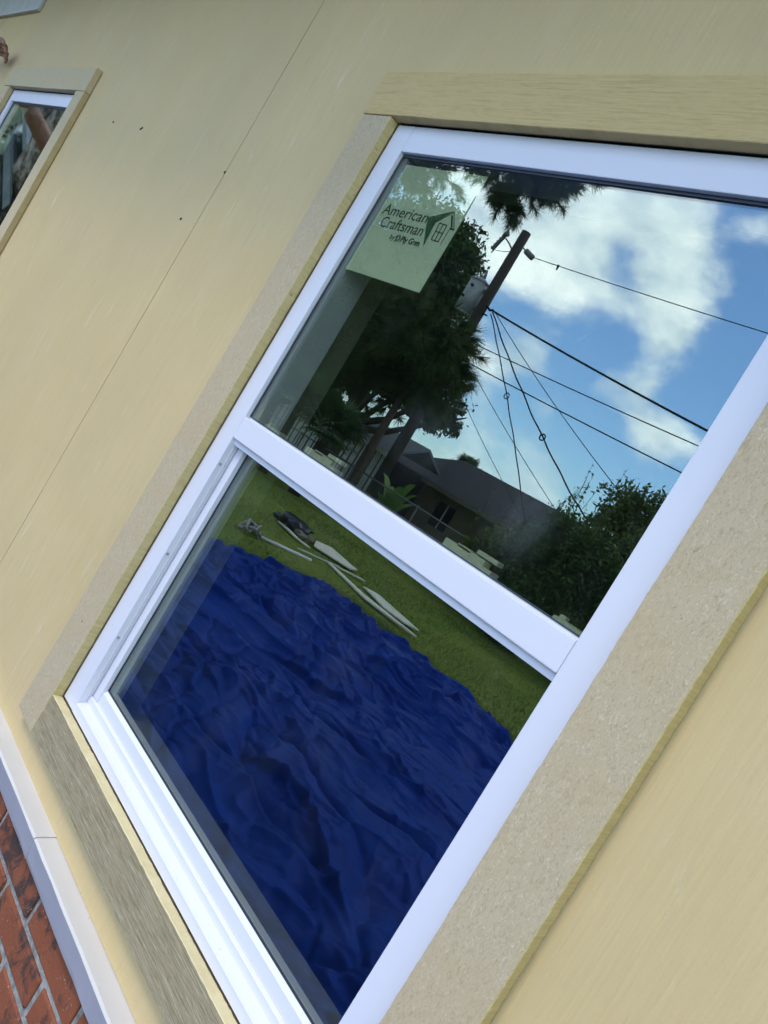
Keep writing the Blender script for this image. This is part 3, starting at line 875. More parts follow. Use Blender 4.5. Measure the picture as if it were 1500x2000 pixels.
def tarp():
    nx_, ny_ = 820, 560
    x0, x1, y0, y1 = -5.42, 2.6, -5.80, -.45
    U, V_ = np.meshgrid(np.linspace(0, 1, nx_), np.linspace(0, 1, ny_))
    X = x0 + (x1 - x0) * U; Y = y0 + (y1 - y0) * V_
    rough = np.clip(.42 + .58 * np.clip((-X - 1.6) / 2.0, 0, 1) * np.clip((-Y - 1.6) / 2.0, 0, 1) + .25 * (vnoise(X * .9, Y * .9, 3) - .5), .2, 1)
    Z = np.zeros_like(X)
    # sharp crumples: creased noise, drawn out along varying directions
    wx = X + .30 * (vnoise(X * 1.1, Y * 1.1, 11) - .5) + .10 * (vnoise(X * 3.3, Y * 3.3, 12) - .5)
    wy = Y + .30 * (vnoise(X * 1.1, Y * 1.1, 13) - .5) + .10 * (vnoise(X * 3.3, Y * 3.3, 14) - .5)
    for k, (fa, fb, ang, amp, ridge) in enumerate(((.5, 1.7, .10, .075, 1), (.9, 3.0, -.30, .075, 1), (1.3, 4.2, .35, .030, 0), (1.6, 4.6, .0, .070, 1), (3.0, 6.5, .9, .026, 0), (2.6, 6.5, -.5, .050, 1), (4.0, 9., .45, .036, 1), (8., 13., .7, .016, 1), (9., 15., -.2, .010, 0))):
        ca, sa = math.cos(ang), math.sin(ang)
        a = wx * ca + wy * sa; b = -wx * sa + wy * ca
        n_ = np.abs(2 * vnoise(a * fa + 17 * k, b * fb + 31 * k, 40 + k) - 1)
        rd = (1 - n_) ** 5 if ridge else np.minimum(n_ * 1.6, 1)
        gate = np.clip((vnoise(X * 1.3 + 5 * k, Y * 1.3, 70 + k) - .28) * 2.4, 0, 1)
        Z += amp * rd * gate * (rough if k > 2 else (.5 + .5 * rough))
    # narrow tucked pleats between the ridges
    for k, (fa, fb, ang, amp, ex) in enumerate(((.7, 2.2, .12, .060, 12), (1.1, 3.2, -.35, .055, 11), (1.6, 4.4, .30, .045, 9), (2.4, 5.6, .8, .035, 8), (3.0, 7.0, -.15, .030, 7))):
        ca, sa = math.cos(ang), math.sin(ang)
        a = wx * ca + wy * sa; b = -wx * sa + wy * ca
        n_ = np.abs(2 * vnoise(a * fa + 7 * k, b * fb + 3 * k, 90 + k) - 1)
        gate = np.clip((vnoise(X * 1.1 + 9 * k, Y * 1.1, 120 + k) - .38) * 3, 0, 1)
        Z -= amp * (1 - n_) ** ex * gate * (.45 + .55 * rough)
    for (xa, ya, xb, yb, w, h) in ((-1.40, -1.76, -1.05, -1.93, .05, .08), (-1.05, -1.93, -.40, -1.74, .05, .07), (-2.76, -2.84, -2.30, -3.16, .045, .08),
                                   (-1.72, -3.08, -1.25, -2.95, .04, .05), (-3.9, -2.5, -3.4, -3.0, .04, .06), (-4.4, -5.0, -3.7, -4.9, .04, .06), (-3.5, -5.4, -2.9, -5.2, .04, .06)):
        dx_, dy_ = xb - xa, yb - ya; L = math.hypot(dx_, dy_); ca, sa = dx_ / L, dy_ / L
        a = (wx - xa) * ca + (wy - ya) * sa; b = -(wx - xa) * sa + (wy - ya) * ca
        wnd = np.exp(-((a - L * .5) / (L * .62)) ** 4)
        Z += h * wnd * np.where(b > 0, np.exp(-np.abs(b / (w * .35))), np.exp(-np.abs(b / (w * .8))))
    Z += .012 * np.sin(X * 2.3 + 1) * np.sin(Y * 2.9)
    Z -= Z.min()
    edge = np.minimum(np.minimum(U, 1 - U) * (x1 - x0), np.minimum(V_, 1 - V_) * (y1 - y0))
    Z *= np.clip(edge / .12, .12, 1)
    X = X + np.exp(-U * 30) * (.10 * np.sin(Y * 3.1) + .06 * np.sin(Y * 8.3) + .03 * np.sin(Y * 21))
    Y = Y + np.exp(-V_ * 22) * (.09 * np.sin(X * 2.4 + .8) + .06 * np.sin(X * 6.3) + .03 * np.sin(X * 15))
    Y = Y + np.exp(-V_ * 12) * .30 * np.clip((-X - 4.3), 0, 1.2)
    idx = np.arange(nx_ * ny_).reshape(ny_, nx_)
    F = np.stack([idx[:-1, :-1].ravel(), idx[:-1, 1:].ravel(), idx[1:, 1:].ravel(), idx[1:, :-1].ravel()], 1)
    gz = ZG + .012 * np.sin(X * 1.7 + Y * .9) + .010 * np.sin(X * .8 - Y * 2.1)
    o = tri_mesh('tarp', np.stack([X.ravel(), Y.ravel(), (gz + .012 + Z).ravel()], 1), F, M['tarp'], smooth=True)
    tag(o, 'crumpled bright blue tarp spread over the lawn, reflected in the lower pane', 'tarp')
tarp()
# bare soil patch by the tarp edge
mb = MB(); pts = []
for k in range(18):
    a = 2 * math.pi * k / 18
    q = .8 + .25 * math.sin(3 * a) + .12 * math.sin(7 * a)
    pts.append((-5.62 + math.cos(a) * .38 * q, -6.0 + math.sin(a) * .16 * q))
mb.slab(pts, ZG - .02, ZG + .026); p_ = mb.build('soil', M['dirt']); tag(p_, kind='structure')

# grass blades
def grass():
    n = 42000
    x = rng.uniform(-13, -.6, n); y = rng.uniform(-12.5, -4.0, n)
    inside = (x > -5.3) & (y > -5.65)
    x, y = x[~inside], y[~inside]
    # taller fringe along the tarp
    m = 5000
    fx = np.concatenate([rng.uniform(-5.6, 0, m // 2), rng.normal(-5.62, .16, m // 2)])
    fy = np.concatenate([rng.normal(-6.05, .16, m // 2), rng.uniform(-6, -1.5, m // 2)])
    hx = np.concatenate([np.full(len(x), .045), np.full(m, .085)]) * rng.uniform(.5, 1.4, len(x) + m)
    x = np.concatenate([x, fx]); y = np.concatenate([y, fy])
    z = ZG - .03 * np.clip(-9 - y, 0, 16) - .005
    a = rng.uniform(0, 2 * np.pi, len(x)); w = .006
    lx, ly = rng.normal(0, .5, len(x)) * hx, rng.normal(0, .5, len(x)) * hx
    V = np.stack([np.stack([x + np.cos(a) * w, y + np.sin(a) * w, z], 1), np.stack([x - np.cos(a) * w, y - np.sin(a) * w, z], 1), np.stack([x + lx, y + ly, z + hx], 1)], 1).reshape(-1, 3)
    F = np.arange(len(V)).reshape(-1, 3)
    o = tri_mesh('grass', V, F, M['grass']); tag(o, 'short mown green lawn grass around the tarp', 'grass', kind='stuff')
grass()

# ------------------------------------------------------------------ things lying on the lawn
def offcut(poly, label, z0=.006, th=.018):
    cx = sum(p[0] for p in poly) / len(poly); cy = sum(p[1] for p in poly) / len(poly)
    mb = MB(); mb.slab(poly, ZG + .02 + z0, ZG + .02 + z0 + th)
    o = mb.build('trim_offcut', M['plank'])
    tag(o, label, 'board', 'offcuts lying on the lawn')
offcut([(-8.40, -7.58), (-8.40, -7.94), (-7.50, -7.80), (-7.36, -7.52), (-7.88, -7.14)], 'widest cream board offcut on the lawn beside the black bag')
offcut([(-7.23, -6.34), (-7.20, -6.40), (-7.13, -7.10), (-7.17, -7.12)], 'narrow cream strip on the lawn between pipe and wide board')
offcut([(-7.13, -7.06), (-7.09, -7.06), (-6.94, -7.50), (-7.02, -7.50)], 'short cream strip end to end with a longer strip on the lawn')
offcut([(-7.17, -6.86), (-7.15, -6.94), (-6.12, -6.76), (-5.03, -6.82), (-5.03, -6.77), (-5.84, -6.58), (-6.0, -6.60)], 'long bent cream strip on the lawn nearest the tarp')
offcut([(-6.56, -7.14), (-6.45, -7.36), (-5.36, -7.20), (-5.45, -6.99), (-5.82, -6.90)], 'pointed cream board on the lawn farthest from the black bag')
offcut([(-8.60, -6.88), (-8.50, -6.98), (-7.90, -6.84), (-7.62, -6.88), (-7.64, -6.80), (-7.9, -6.76)], 'thin cream strip running under the black bag')
mb = MB(); mb.tube([(-6.90, -5.42, ZG + .035), (-6.80, -6.28, ZG + .035)], .022, 10)
o = mb.build('plastic_pipe', M['pvc'], smooth=True); tag(o, 'thin white plastic pipe lying straight on the lawn', 'pipe')

def blob(name, parts, material, parent=None, seed=1, disp=.25, sub=3):
    """lumpy closed surface from several squashed balls: (cx,cy,cz,rx,ry,rz)"""
    rg = np.random.default_rng(seed); V = []; Fs = []
    for (cx, cy, cz, rx, ry, rz) in parts:
        bm = bmesh.new(); bmesh.ops.create_icosphere(bm, subdivisions=sub, radius=1); bm.verts.index_update()
        P = np.array([v.co[:] for v in bm.verts]); T = np.array([[v.index for v in f_.verts] for f_ in bm.faces]); bm.free()
        k = rg.normal(0, 2.6, (6, 3)); ph = rg.uniform(0, 6, 6)
        dd = sum(np.sin(P @ k[i] * 1.4 + ph[i]) for i in range(6)) / 6
        P = P * (1 + disp * dd)[:, None]
        Fs.append(T + sum(len(q) for q in V)); V.append(P * np.array([rx, ry, rz]) + np.array([cx, cy, cz]))
    return tri_mesh(name, np.concatenate(V), np.concatenate(Fs), material, parent, smooth=True)
bg_ = blob('rubbish_bag', [(-8.62, -7.22, ZG + .10, .34, .26, .13), (-8.40, -7.12, ZG + .09, .22, .20, .11), (-8.95, -7.22, ZG + .05, .26, .10, .05)], M['bag'], seed=4, disp=.35)
tag(bg_, 'crumpled black plastic bag lying on cream boards on the lawn', 'bag')
tl_ = blob('tool_heap', [(-8.18, -7.02, ZG + .07, .09, .07, .05), (-8.05, -7.00, ZG + .06, .08, .08, .05), (-7.95, -7.08, ZG + .08, .06, .06, .06)], M['junk'], seed=9, disp=.4)
tag(tl_, 'small heap of tan and grey tools beside the black bag', 'tools')
mb = MB()
for k in range(5):
    a0 = k * 1.1; rr_ = .11 + .03 * math.sin(k * 2.1)
    mb.tube([(-6.98 + rr_ * math.cos(t) * 1.3, -5.32 + rr_ * math.sin(t + a0 * .2) * 1.2, ZG + .06 + .05 * math.sin(t * 2 + k) + k * .012) for t in np.linspace(0, 6.0, 18)], .018, 6)
o = mb.build('cable_bundle', M['grey_cable'], smooth=True); tag(o, 'tangled grey cable bundle at the end of the white pipe', 'cable')

# ------------------------------------------------------------------ chain link fence
FY = -12.0; FZ0 = ZG - .09
FEN = thing('chain_link_fence', (-12, FY, FZ0), 'grey chain link fence across the back of the lawn', 'fence')
mb = MB(); mb.tube([(-24, FY, .235), (-3, FY, .215)], .021, 8); mb.build('top_rail', M['galv'], FEN, True)
for k in range(9):
    x = -23.6 + k * 2.5
    mb = MB(); mb.tube([(x, FY + .02, FZ0 - .2), (x, FY + .02, .25)], .026, 8); mb.tube([(x, FY + .02, .25), (x, FY + .02, .28)], [.032, .012], 8)
    mb.build('post', M['galv'], FEN, True)
V = []; F = []
H = .225 - FZ0
for sgn in (1, -1):
    for x in np.arange(-24 - H, -3 + H, .075):
        a = Vector((x, FY - .015 + .004 * sgn, FZ0)); b = Vector((x + sgn * H, FY - .015 + .004 * sgn, .225))
        i = len(V)
        for p in (a, b):
            V += [(p.x - .002, p.y, p.z), (p.x + .002, p.y, p.z), (p.x, p.y + .003, p.z)]
        F += [(i, i + 1, i + 4, i + 3), (i + 1, i + 2, i + 5, i + 4), (i + 2, i, i + 3, i + 5)]
o = tri_mesh('wire_mesh', V, F, M['galv'], FEN); tag(o, kind='stuff')

# ------------------------------------------------------------------ vegetation builders
def leaf_quads(C, size, rg, flat=.0, droop=.0):
    n = len(C)
    a = rg.normal(size=(n, 3)); a[:, 2] *= (1 - flat); a /= np.linalg.norm(a, axis=1)[:, None]
    b = rg.normal(size=(n, 3)); b -= (b * a).sum(1)[:, None] * a; b /= np.linalg.norm(b, axis=1)[:, None]
    s = size * rg.uniform(.6, 1.35, n)[:, None]
    V = np.stack([C + a * s, C + b * s * .42, C - a * s, C - b * s * .42], 1).reshape(-1, 3)
    return V, np.arange(4 * n).reshape(-1, 4)

def crown_points(lobes, n, rg, shell=.55):
    """points through clumped lobes: (cx,cy,cz,rx,ry,rz)"""
    L = np.array(lobes, float); vol = (L[:, 3] * L[:, 4] * L[:, 5]) ** .8
    pick = rg.choice(len(L), n, p=vol / vol.sum())
    # every lobe carries tufts; leaves sit around tufts
    T = 46
    P = np.empty((n, 3))
    for i in range(len(L)):
        m = np.where(pick == i)[0]
        if not len(m): continue
        d_ = rg.normal(size=(T, 3)); d_ /= np.linalg.norm(d_, axis=1)[:, None]
        rr_ = rg.uniform(shell, 1.05, T)[:, None]
        tc_ = d_ * rr_ * L[i, 3:6] + L[i, :3]
        t = rg.integers(0, T, len(m))
        P[m] = tc_[t] + rg.normal(0, 1, (len(m), 3)) * L[i, 3:6].mean() * .17
    return P

def tree(name, base, h_trunk, r0, lobes, n, leaf, lm, bm, label, cat='tree', group=None, seed=1, shell=.55, limbs=True, lean=0.0):
    rg = np.random.default_rng(seed)
    t = thing(name, base, label, cat, group)
    mb = MB(); b = Vector(base); top = b + Vector((lean + rg.normal(0, .15), rg.normal(0, .15), h_trunk))
    pts = [b + (top - b) * k / 6 + Vector((.04 * math.sin(k * 2 + seed), .04 * math.cos(k * 1.7), 0)) for k in range(7)]
    pts[0] = b - Vector((0, 0, .2))
    mb.tube(pts, [r0 * (1.25 if k == 0 else 1 - k * .07) for k in range(7)], 10)
    if limbs:
        for (cx, cy, cz, rx, ry, rz) in lobes:
            c_ = Vector((cx, cy, cz)); s_ = pts[random.randint(3, 6)]
            mid = s_.lerp(c_, .5) + Vector((0, 0, -.08 * (c_ - s_).length))
            mb.tube([s_, mid, c_, c_ + (c_ - mid) * .4], [r0 * .45, r0 * .3, r0 * .16, r0 * .05], 6)
    mb.build('trunk', bm, t, True)
    P = crown_points(lobes, n, rg, shell)
    V, F = leaf_quads(P, leaf, rg)
    tri_mesh('crown', V, F, lm, t)
    return t

def needle_clumps(centers, dirs, per, length, rg, droop=.25):
    C = np.repeat(np.array(centers), per, 0); n = len(C)
    D = np.repeat(np.array(dirs), per, 0)
    C = C + D * rg.uniform(-.12, .10, n)[:, None]
    a = rg.normal(size=(n, 3)) * .62 + D * .85; a[:, 2] -= droop; a /= np.linalg.norm(a, axis=1)[:, None]
    b = np.cross(a, rg.normal(size=(n, 3))); b /= np.linalg.norm(b, axis=1)[:, None]
    L = length * rg.uniform(.6, 1.1, n)[:, None]; w = .007
    tip = C + a * L; tip[:, 2] -= (L[:, 0] ** 2) * .25
    V = np.stack([C + b * w, C - b * w, tip - b * .002, tip + b * .002], 1).reshape(-1, 3)
    return V, np.arange(4 * n).reshape(-1, 4)

def pine(base, h, r0, whorls, label, seed, lean=(0, 0), per=95, length=.36, trunk_from=0):
    rg = np.random.default_rng(seed)
    t = thing('pine_tree', base, label, 'tree', 'pines behind the fence')
    b = Vector(base); mb = MB()
    pts = [b + Vector((lean[0] * k / 8, lean[1] * k / 8, h * k / 8)) for k in range(9)]
    pts[0] = pts[0] - Vector((0, 0, .25))
    mb.tube(pts, [r0 * (1.2 if k == 0 else 1 - k * .09) for k in range(9)], 12)
    mb.build('trunk', M['pine_bark'], t, True)
    centers = []; dirs = []; mb = MB()
    for (p0, p1, sag, cl, spread) in whorls:
        s_, e_ = Vector(p0), Vector(p1)
        path = []
        for k in range(7):
            u = k / 6
            q = s_.lerp(e_, u) + Vector((0, 0, -sag * math.sin(u * math.pi * .9) + .05 * math.sin(u * 9 + p1[0])))
            path.append(q)
        L = (e_ - s_).length
        mb.tube(path, [max(.012, .05 * min(1, L / 3) * (1 - .75 * k / 6)) for k in range(7)], 6)
        for _ in range(cl):
            u = rg.uniform(.30, 1.03) ** .7
            k = min(5, int(u * 6)); q = path[k].lerp(path[k + 1], min(1.0, u * 6 - k))
            off = Vector(rg.normal(0, spread, 3)); off.z *= .7
            c_ = q + off
            dv = off.normalized() + (path[k + 1] - path[k]).normalized() * .8; dv.normalize()
            centers.append(tuple(c_)); dirs.append(tuple(dv))
            if rg.random() < .7:
                mid = q.lerp(c_, .5) + Vector((0, 0, -.06))
                mb.tube([q, mid, c_], [.014, .010, .005], 4, cap=False)
    mb.build('branch', M['pine_bark'], t, True)
    V, F = needle_clumps(centers, dirs, per, length, rg)
    tri_mesh('crown', V, F, M['pine_needle'], t)
    return t

def gz(x, y):
    return ground_z(x, y)

# dense broadleaf tree behind the pole
tree('broadleaf_tree', (-20.2, -16.4, gz(0, -16.4)), 4.5, .34,
     [(-20.6, -16.5, 8.2, 1.0, 1.1, .9), (-19.6, -16.2, 7.2, 1.1, 1.2, .9), (-21.2, -16.5, 7.0, 1.3, 1.3, 1.1), (-18.5, -16.0, 6.2, .85, 1.0, .75), (-19.6, -16.0, 5.6, 1.3, 1.2, 1.0),
      (-21.6, -16.3, 5.2, 1.5, 1.4, 1.2), (-17.6, -16.2, 4.6, .75, .9, .7), (-18.6, -15.9, 4.2, 1.2, 1.1, .9), (-20.5, -16.0, 3.8, 1.5, 1.2, 1.0), (-16.9, -16.4, 3.3, .75, .8, .6),
      (-22.6, -16.6, 3.6, 1.5, 1.4, 1.2), (-17.5, -16.6, 2.75, .8, .8, .5), (-18.6, -16.4, 2.9, .9, .9, .6), (-23.4, -16.6, 6.3, 1.6, 1.4, 1.4), (-22.6, -16.8, 8.4, 1.3, 1.2, 1.1), (-16.35, -16.4, 2.6, .5, .6, .45)],
     56000, .10, M['oak_leaf'], M['bark'], 'dense dark broadleaf tree behind the utility pole', seed=11)
tree('broadleaf_tree', (-26.2, -17.6, gz(0, -17.6)), 3.5, .30,
     [(-25.2, -17.5, 2.6, 1.6, 1.3, 1.2), (-25.0, -17.5, 4.6, 1.6, 1.3, 1.3), (-27.2, -17.6, 3.2, 1.8, 1.4, 1.5), (-26.4, -17.4, 6.2, 1.8, 1.4, 1.4), (-28.6, -17.6, 5.2, 1.8, 1.4, 1.5), (-25.6, -17.6, 8.2, 1.6, 1.4, 1.3), (-24.0, -17.4, 1.6, 1.1, 1.0, .8), (-29.6, -17.6, 2.4, 1.6, 1.4, 1.4), (-26.6, -17.2, 1.2, 1.5, 1.0, .8)],
     30000, .11, M['oak_leaf'], M['bark'], 'dark tree at the far left behind the pale house', seed=12)
# pine with the visible trunk
px, py = -14.15, -12.6
pz = gz(px, py)
wh = []
rgp = np.random.default_rng(31)
for k in range(26):
    z_ = rgp.uniform(2.3, 4.15); a = rgp.uniform(0, 2 * math.pi); L = rgp.uniform(.8, 1.9) * (1.25 - (z_ - 2.2) / 6)
    wh.append(((px, py, z_), (px - .2 + math.cos(a) * L, py + math.sin(a) * L * .8, z_ - .15 + rgp.uniform(-.5, .35)), .1, 7, .22))
for (ex, ez) in ((-17.2, 3.1), (-16.7, 3.9), (-15.3, 2.75), (-16.9, 2.1), (-14.9, 3.8), (-15.8, 4.5), (-16.4, 5.0), (-12.75, 4.05), (-12.6, 3.5), (-17.6, 4.4), (-15.3, 4.3), (-14.4, 4.3), (-16.2, 3.2), (-18.3, 3.0), (-18.6, 4.6), (-18.2, 2.0), (-17.6, 5.6)):
    ex *= 1.045
    wh.append(((px, py, min(4.5, ez + .35)), (ex, py + rgp.uniform(-.6, .6), ez), .15, 16, .32))
for (ex, ez) in ((-13.6, 4.2), (-14.0, 3.7), (-13.2, 3.6), (-14.4, 3.1), (-13.8, 2.9), (-13.1, 3.1), (-14.9, 2.6), (-15.6, 3.5), (-14.2, 4.5)):
    wh.append(((px, py, min(4.6, ez + .3)), (ex * 1.02, py + .75, ez), .1, 16, .30))
pine((px, py, pz), 5.4, .16, wh, 'long needled pine with slender visible trunk before the houses', 32)
# tall pine at left whose branches hang in from above
bx, by = -17.6, -9.3
wh = []
for (mx, mz, ex, ez, cl, sp) in ((-12.2, 6.8, -10.7, 6.2, 14, .16), (-11.6, 6.9, -9.75, 6.5, 60, .26), (-10.6, 6.8, -9.35, 6.38, 60, .20), (-10.9, 6.5, -10.15, 5.95, 24, .14), (-13.9, 6.7, -12.4, 6.35, 44, .26), (-14.2, 6.4, -13.1, 6.15, 44, .25), (-10.8, 7.1, -9.3, 6.9, 50, .28), (-10.0, 6.4, -9.98, 5.66, 9, .06), (-11.3, 6.6, -10.4, 6.1, 20, .14)):
    wh.append(((mx, by + .25, mz), (ex, by + .3, ez), .12, cl, sp))
wh.append(((bx, by, 6.1), (-11.5, by + .3, 6.85), -.25, 4, .2)); wh.append(((bx, by, 5.6), (-13.8, by + .2, 6.3), -.2, 12, .3))
for k in range(22):
    z_ = rgp.uniform(5.0, 11.5); a = rgp.uniform(0, 6.28); L = rgp.uniform(1.2, 2.6)
    wh.append(((bx, by, z_), (bx + math.cos(a) * L, by + math.sin(a) * L, z_ + rgp.uniform(-.2, .8)), .1, 9, .3))
pine((bx, by, gz(bx, by)), 12.0, .24, wh, 'tall pine whose branches hang in at the top of the pane', 33, per=80, length=.21)

# fan palms
def fan_palm(base, crown_z, nf, R, label, seed, trunk_r=.14):
    rg = np.random.default_rng(seed)
    t = thing('fan_palm', base, label, 'palm', 'fan palms beyond the fence')
    b = Vector(base); c0 = Vector((b.x, b.y, crown_z))
    mb = MB(); mb.tube([b - Vector((0, 0, .2)), b.lerp(c0, .5), c0], [trunk_r * 1.15, trunk_r, trunk_r * .9], 10)
    mb.build('trunk', M['bark'], t, True)
    for k in range(nf):
        a = 2 * math.pi * k / nf * 2.4 + rg.uniform(-.2, .2); el = rg.uniform(-.35, 1.25)
        dr = Vector((math.cos(a) * math.cos(el), math.sin(a) * math.cos(el), math.sin(el)))
        pl = R * rg.uniform(.42, .6); hub = c0 + dr * pl
        side = dr.cross(Vector((0, 0, 1))).normalized(); up = side.cross(dr).normalized()
        V = []; F = []
        # stalk
        for q in (c0, hub):
            V += [tuple(q + side * .015), tuple(q - side * .015), tuple(q + up * .015)]
        F = [(0, 1, 4, 3), (1, 2, 5, 4), (2, 0, 3, 5)]
        nl = 26
        for j in range(nl):
            th = (j / (nl - 1) - .5) * 4.2
            ld = dr * math.cos(th) + side * math.sin(th) * 1.0 + up * (.12 * math.cos(th * 2))
            ld.normalize(); L = R * .62 * (1 - .28 * abs(th) / 2.1) * rg.uniform(.9, 1.08)
            mid = hub + ld * L * .6; tip = hub + ld * L + Vector((0, 0, -.16 * L * (1 + .5 * rg.random())))
            w = (side * math.cos(th) - dr * math.sin(th)).normalized() * .028 * R
            i = len(V)
            V += [tuple(hub + w * .15), tuple(hub - w * .15), tuple(mid - w), tuple(mid + w), tuple(tip + w * .1), tuple(tip - w * .1)]
            F += [(i, i + 1, i + 2, i + 3), (i + 3, i + 2, i + 5, i + 4)]
        tri_mesh('frond', V, F, M['palm_leaf'], t)
fan_palm((-13.75, -10.9, gz(0, -10.9)), .62, 22, 1.05, 'nearest fan palm with dark fronds in front of the fence', 41)
fan_palm((-14.9, -10.6, gz(0, -10.6)), .95, 20, 1.0, 'fan palm at the far left beside the nearest palm', 42)
fan_palm((-23.4, -26.0, gz(0, -26)), 2.25, 16, .85, 'small fan palm whose crown shows above the dark roof', 43)
# broad leaved plants
def broad_plant(base, n, H, label, seed):
    rg = np.random.default_rng(seed)
    t = thing('broad_leaf_plant', base, label, 'plant', 'broad leaved plants by the fence')
    b = Vector(base)
    for k in range(n):
        a = rg.uniform(0, 6.28); sp = rg.uniform(.25, .8); h = H * rg.uniform(.55, 1.0)
        V = []; F = []
        for j in range(9):
            u = j / 8
            p = b + Vector((math.cos(a) * sp * u ** 1.6, math.sin(a) * sp * u ** 1.6, h * (u * 1.25 - .42 * u ** 3)))
            w = .11 * math.sin(min(1, max(0, (u - .3) / .7)) * math.pi) ** .7 + .012
            s_ = Vector((-math.sin(a), math.cos(a), 0)) * w
            V += [tuple(p - s_), tuple(p + Vector((0, 0, -w * .3))), tuple(p + s_)]
        for j in range(8):
            i = j * 3
            F += [(i, i + 1, i + 4, i + 3), (i + 1, i + 2, i + 5, i + 4)]
        tri_mesh('leaf', V, F, M['bright_leaf'], t, True)
broad_plant((-13.15, -13.2, gz(0, -13.2)), 15, 2.05, 'bright green broad leaved plant beside the latticed porch', 51)
broad_plant((-13.3, -12.5, gz(0, -12.5)), 9, 1.15, 'low yellow green plant at the foot of the fence', 52)

# hedge bushes with long shoots
def shrub(base, lobes, n, label, seed, shoots=0, lm='shrub_leaf', leaf=.05, shoot_h=(.5, 1.1)):
    rg = np.random.default_rng(seed)
    t = thing('shrub', base, label, 'shrub', 'shrubs along the fence')
    b = Vector(base); mb = MB()
    for (cx, cy, cz, rx, ry, rz) in lobes:
        c_ = Vector((cx, cy, cz)); mb.tube([b + Vector((rg.normal(0, .2), rg.normal(0, .1), -.1)), b.lerp(c_, .5), c_], [.05, .035, .012], 6)
    mb.build('stem', M['bark'], t, True)
    P = crown_points(lobes, n, rg, .35)
    V, F = leaf_quads(P, leaf, rg)
    tri_mesh('crown', V, F, M[lm], t)
    if shoots:
        L = np.array(lobes); mb = MB(); pts = []
        for k in range(shoots):
            l = L[rg.integers(0, len(L))]
            s_ = Vector((l[0] + rg.normal(0, l[3] * .5), l[1] + rg.normal(0, l[4] * .4), l[2] + l[5] * .6))
            hh = rg.uniform(*shoot_h); e_ = s_ + Vector((rg.normal(0, .16), rg.normal(0, .1), hh))
            m_ = s_.lerp(e_, .5) + Vector((rg.normal(0, .05), 0, 0))
            mb.tube([s_, m_, e_], [.009, .006, .003], 4, cap=False)
            for j in range(26):
                u = rg.uniform(.1, 1); q = s_.lerp(m_, u * 2) if u < .5 else m_.lerp(e_, u * 2 - 1)
                pts.append((q.x + rg.normal(0, .035), q.y + rg.normal(0, .035), q.z))
        mb.build('shoot', M['bark'], t)
        V, F = leaf_quads(np.array(pts), leaf * .8, rg)
        tri_mesh('shoot_leaf', V, F, M[lm], t)
    return t
zf = gz(0, -11.2)
shrub((-7.0, -11.3, zf), [(-7.2, -11.2, .75, .6, .5, .6), (-6.7, -11.3, 1.15, .7, .5, .55), (-7.1, -11.3, .1, .8, .6, .6), (-6.4, -11.3, .35, .6, .5, .7), (-6.8, -11.2, -.5, .8, .6, .5), (-6.2, -11.4, 1.0, .5, .5, .5)], 15000,
      'tallest leafy shrub with long wispy shoots', 61, 36, 'shrub_leaf', .05, (.5, 1.45))
shrub((-8.3, -11.7, zf), [(-8.2, -11.6, .55, .5, .4, .45), (-8.6, -11.6, .05, .5, .4, .5), (-7.9, -11.7, .2, .5, .4, .5), (-8.3, -11.6, -.5, .7, .5, .5)], 8000,
      'rounded shrub in front of the long house wall', 62, 5, 'lit_leaf')
shrub((-5.5, -11.6, zf), [(-5.6, -11.6, .8, .6, .5, .6), (-5.2, -11.6, .3, .7, .6, .7), (-5.6, -11.4, -.3, .8, .6, .6), (-5.0, -11.7, 1.2, .5, .5, .5), (-4.6, -11.6, 0, .7, .6, .9)], 11000,
      'dark shrub at the right edge of the pane', 63, 4)
shrub((-3.4, -11.6, zf), [(-3.6, -11.6, .6, .7, .5, .6), (-3.2, -11.6, 0, .8, .6, .8)], 6000, 'shrub past the right edge of the pane', 64, 3)
tree('light_green_tree', (-8.7, -16.2, gz(0, -16.2)), 2.6, .16,
     [(-9.2, -16.1, 2.75, .75, .7, .5), (-8.6, -16.2, 2.3, .9, .8, .6), (-8.0, -16.3, 3.0, .8, .8, .6), (-8.2, -16.0, 2.0, .9, .8, .6), (-9.3, -16.0, 1.7, .7, .7, .5), (-7.2, -16.2, 2.6, .9, .8, .8), (-8.7, -16.0, 1.0, .9, .8, .6)],
     16000, .07, M['lit_leaf'], M['bark'], 'yellow green tree lit from above behind the shrubs', seed=71)

# ------------------------------------------------------------------ utility pole and wires
PX, PY = -14.28, -13.5
POLE = thing('utility_pole', (PX, PY, gz(0, PY)), 'brown wooden utility pole with a grey transformer', 'pole')
mb = MB(); mb.tube([(PX + .02, PY, gz(0, PY) - .3), (PX, PY, 4.0), (PX - .02, PY, 7.52)], [.17, .145, .125], 16); mb.build('shaft', M['pole_wood'], POLE, True)
mb = MB()
tx, ty = PX - .52, PY + .02
for k, (z0, z1, r_a, r_b) in enumerate(((5.00, 5.06, .20, .27), (5.06, 5.92, .27, .27), (5.92, 5.96, .285, .285), (5.96, 6.04, .27, .12))):
    mb.tube([(tx, ty, z0), (tx, ty, z1)], [r_a, r_b], 18)
tf = mb.build('transformer', M['transformer'], POLE, True)
for (ax, az) in ((.10, 5.72), (-.02, 5.40)):
    mb = MB(); mb.tube([(tx + ax, ty + .26, az), (tx + ax, ty + .33, az)], .035, 8); mb.build('terminal', M['cable'], tf, True)
mb = MB(); mb.tube([(tx + .02, ty, 6.03), (tx + .02, ty, 6.16), (tx - .01, ty, 6.30)], [.055, .04, .02], 8); mb.build('bushing', M['ceramic'], tf, True)
mb = MB()
for zz in (5.25, 5.75):
    mb.box(tx + .22, PX - .08, PY - .05, PY + .05, zz - .04, zz + .04)
mb.build('bracket', M['galv'], POLE)
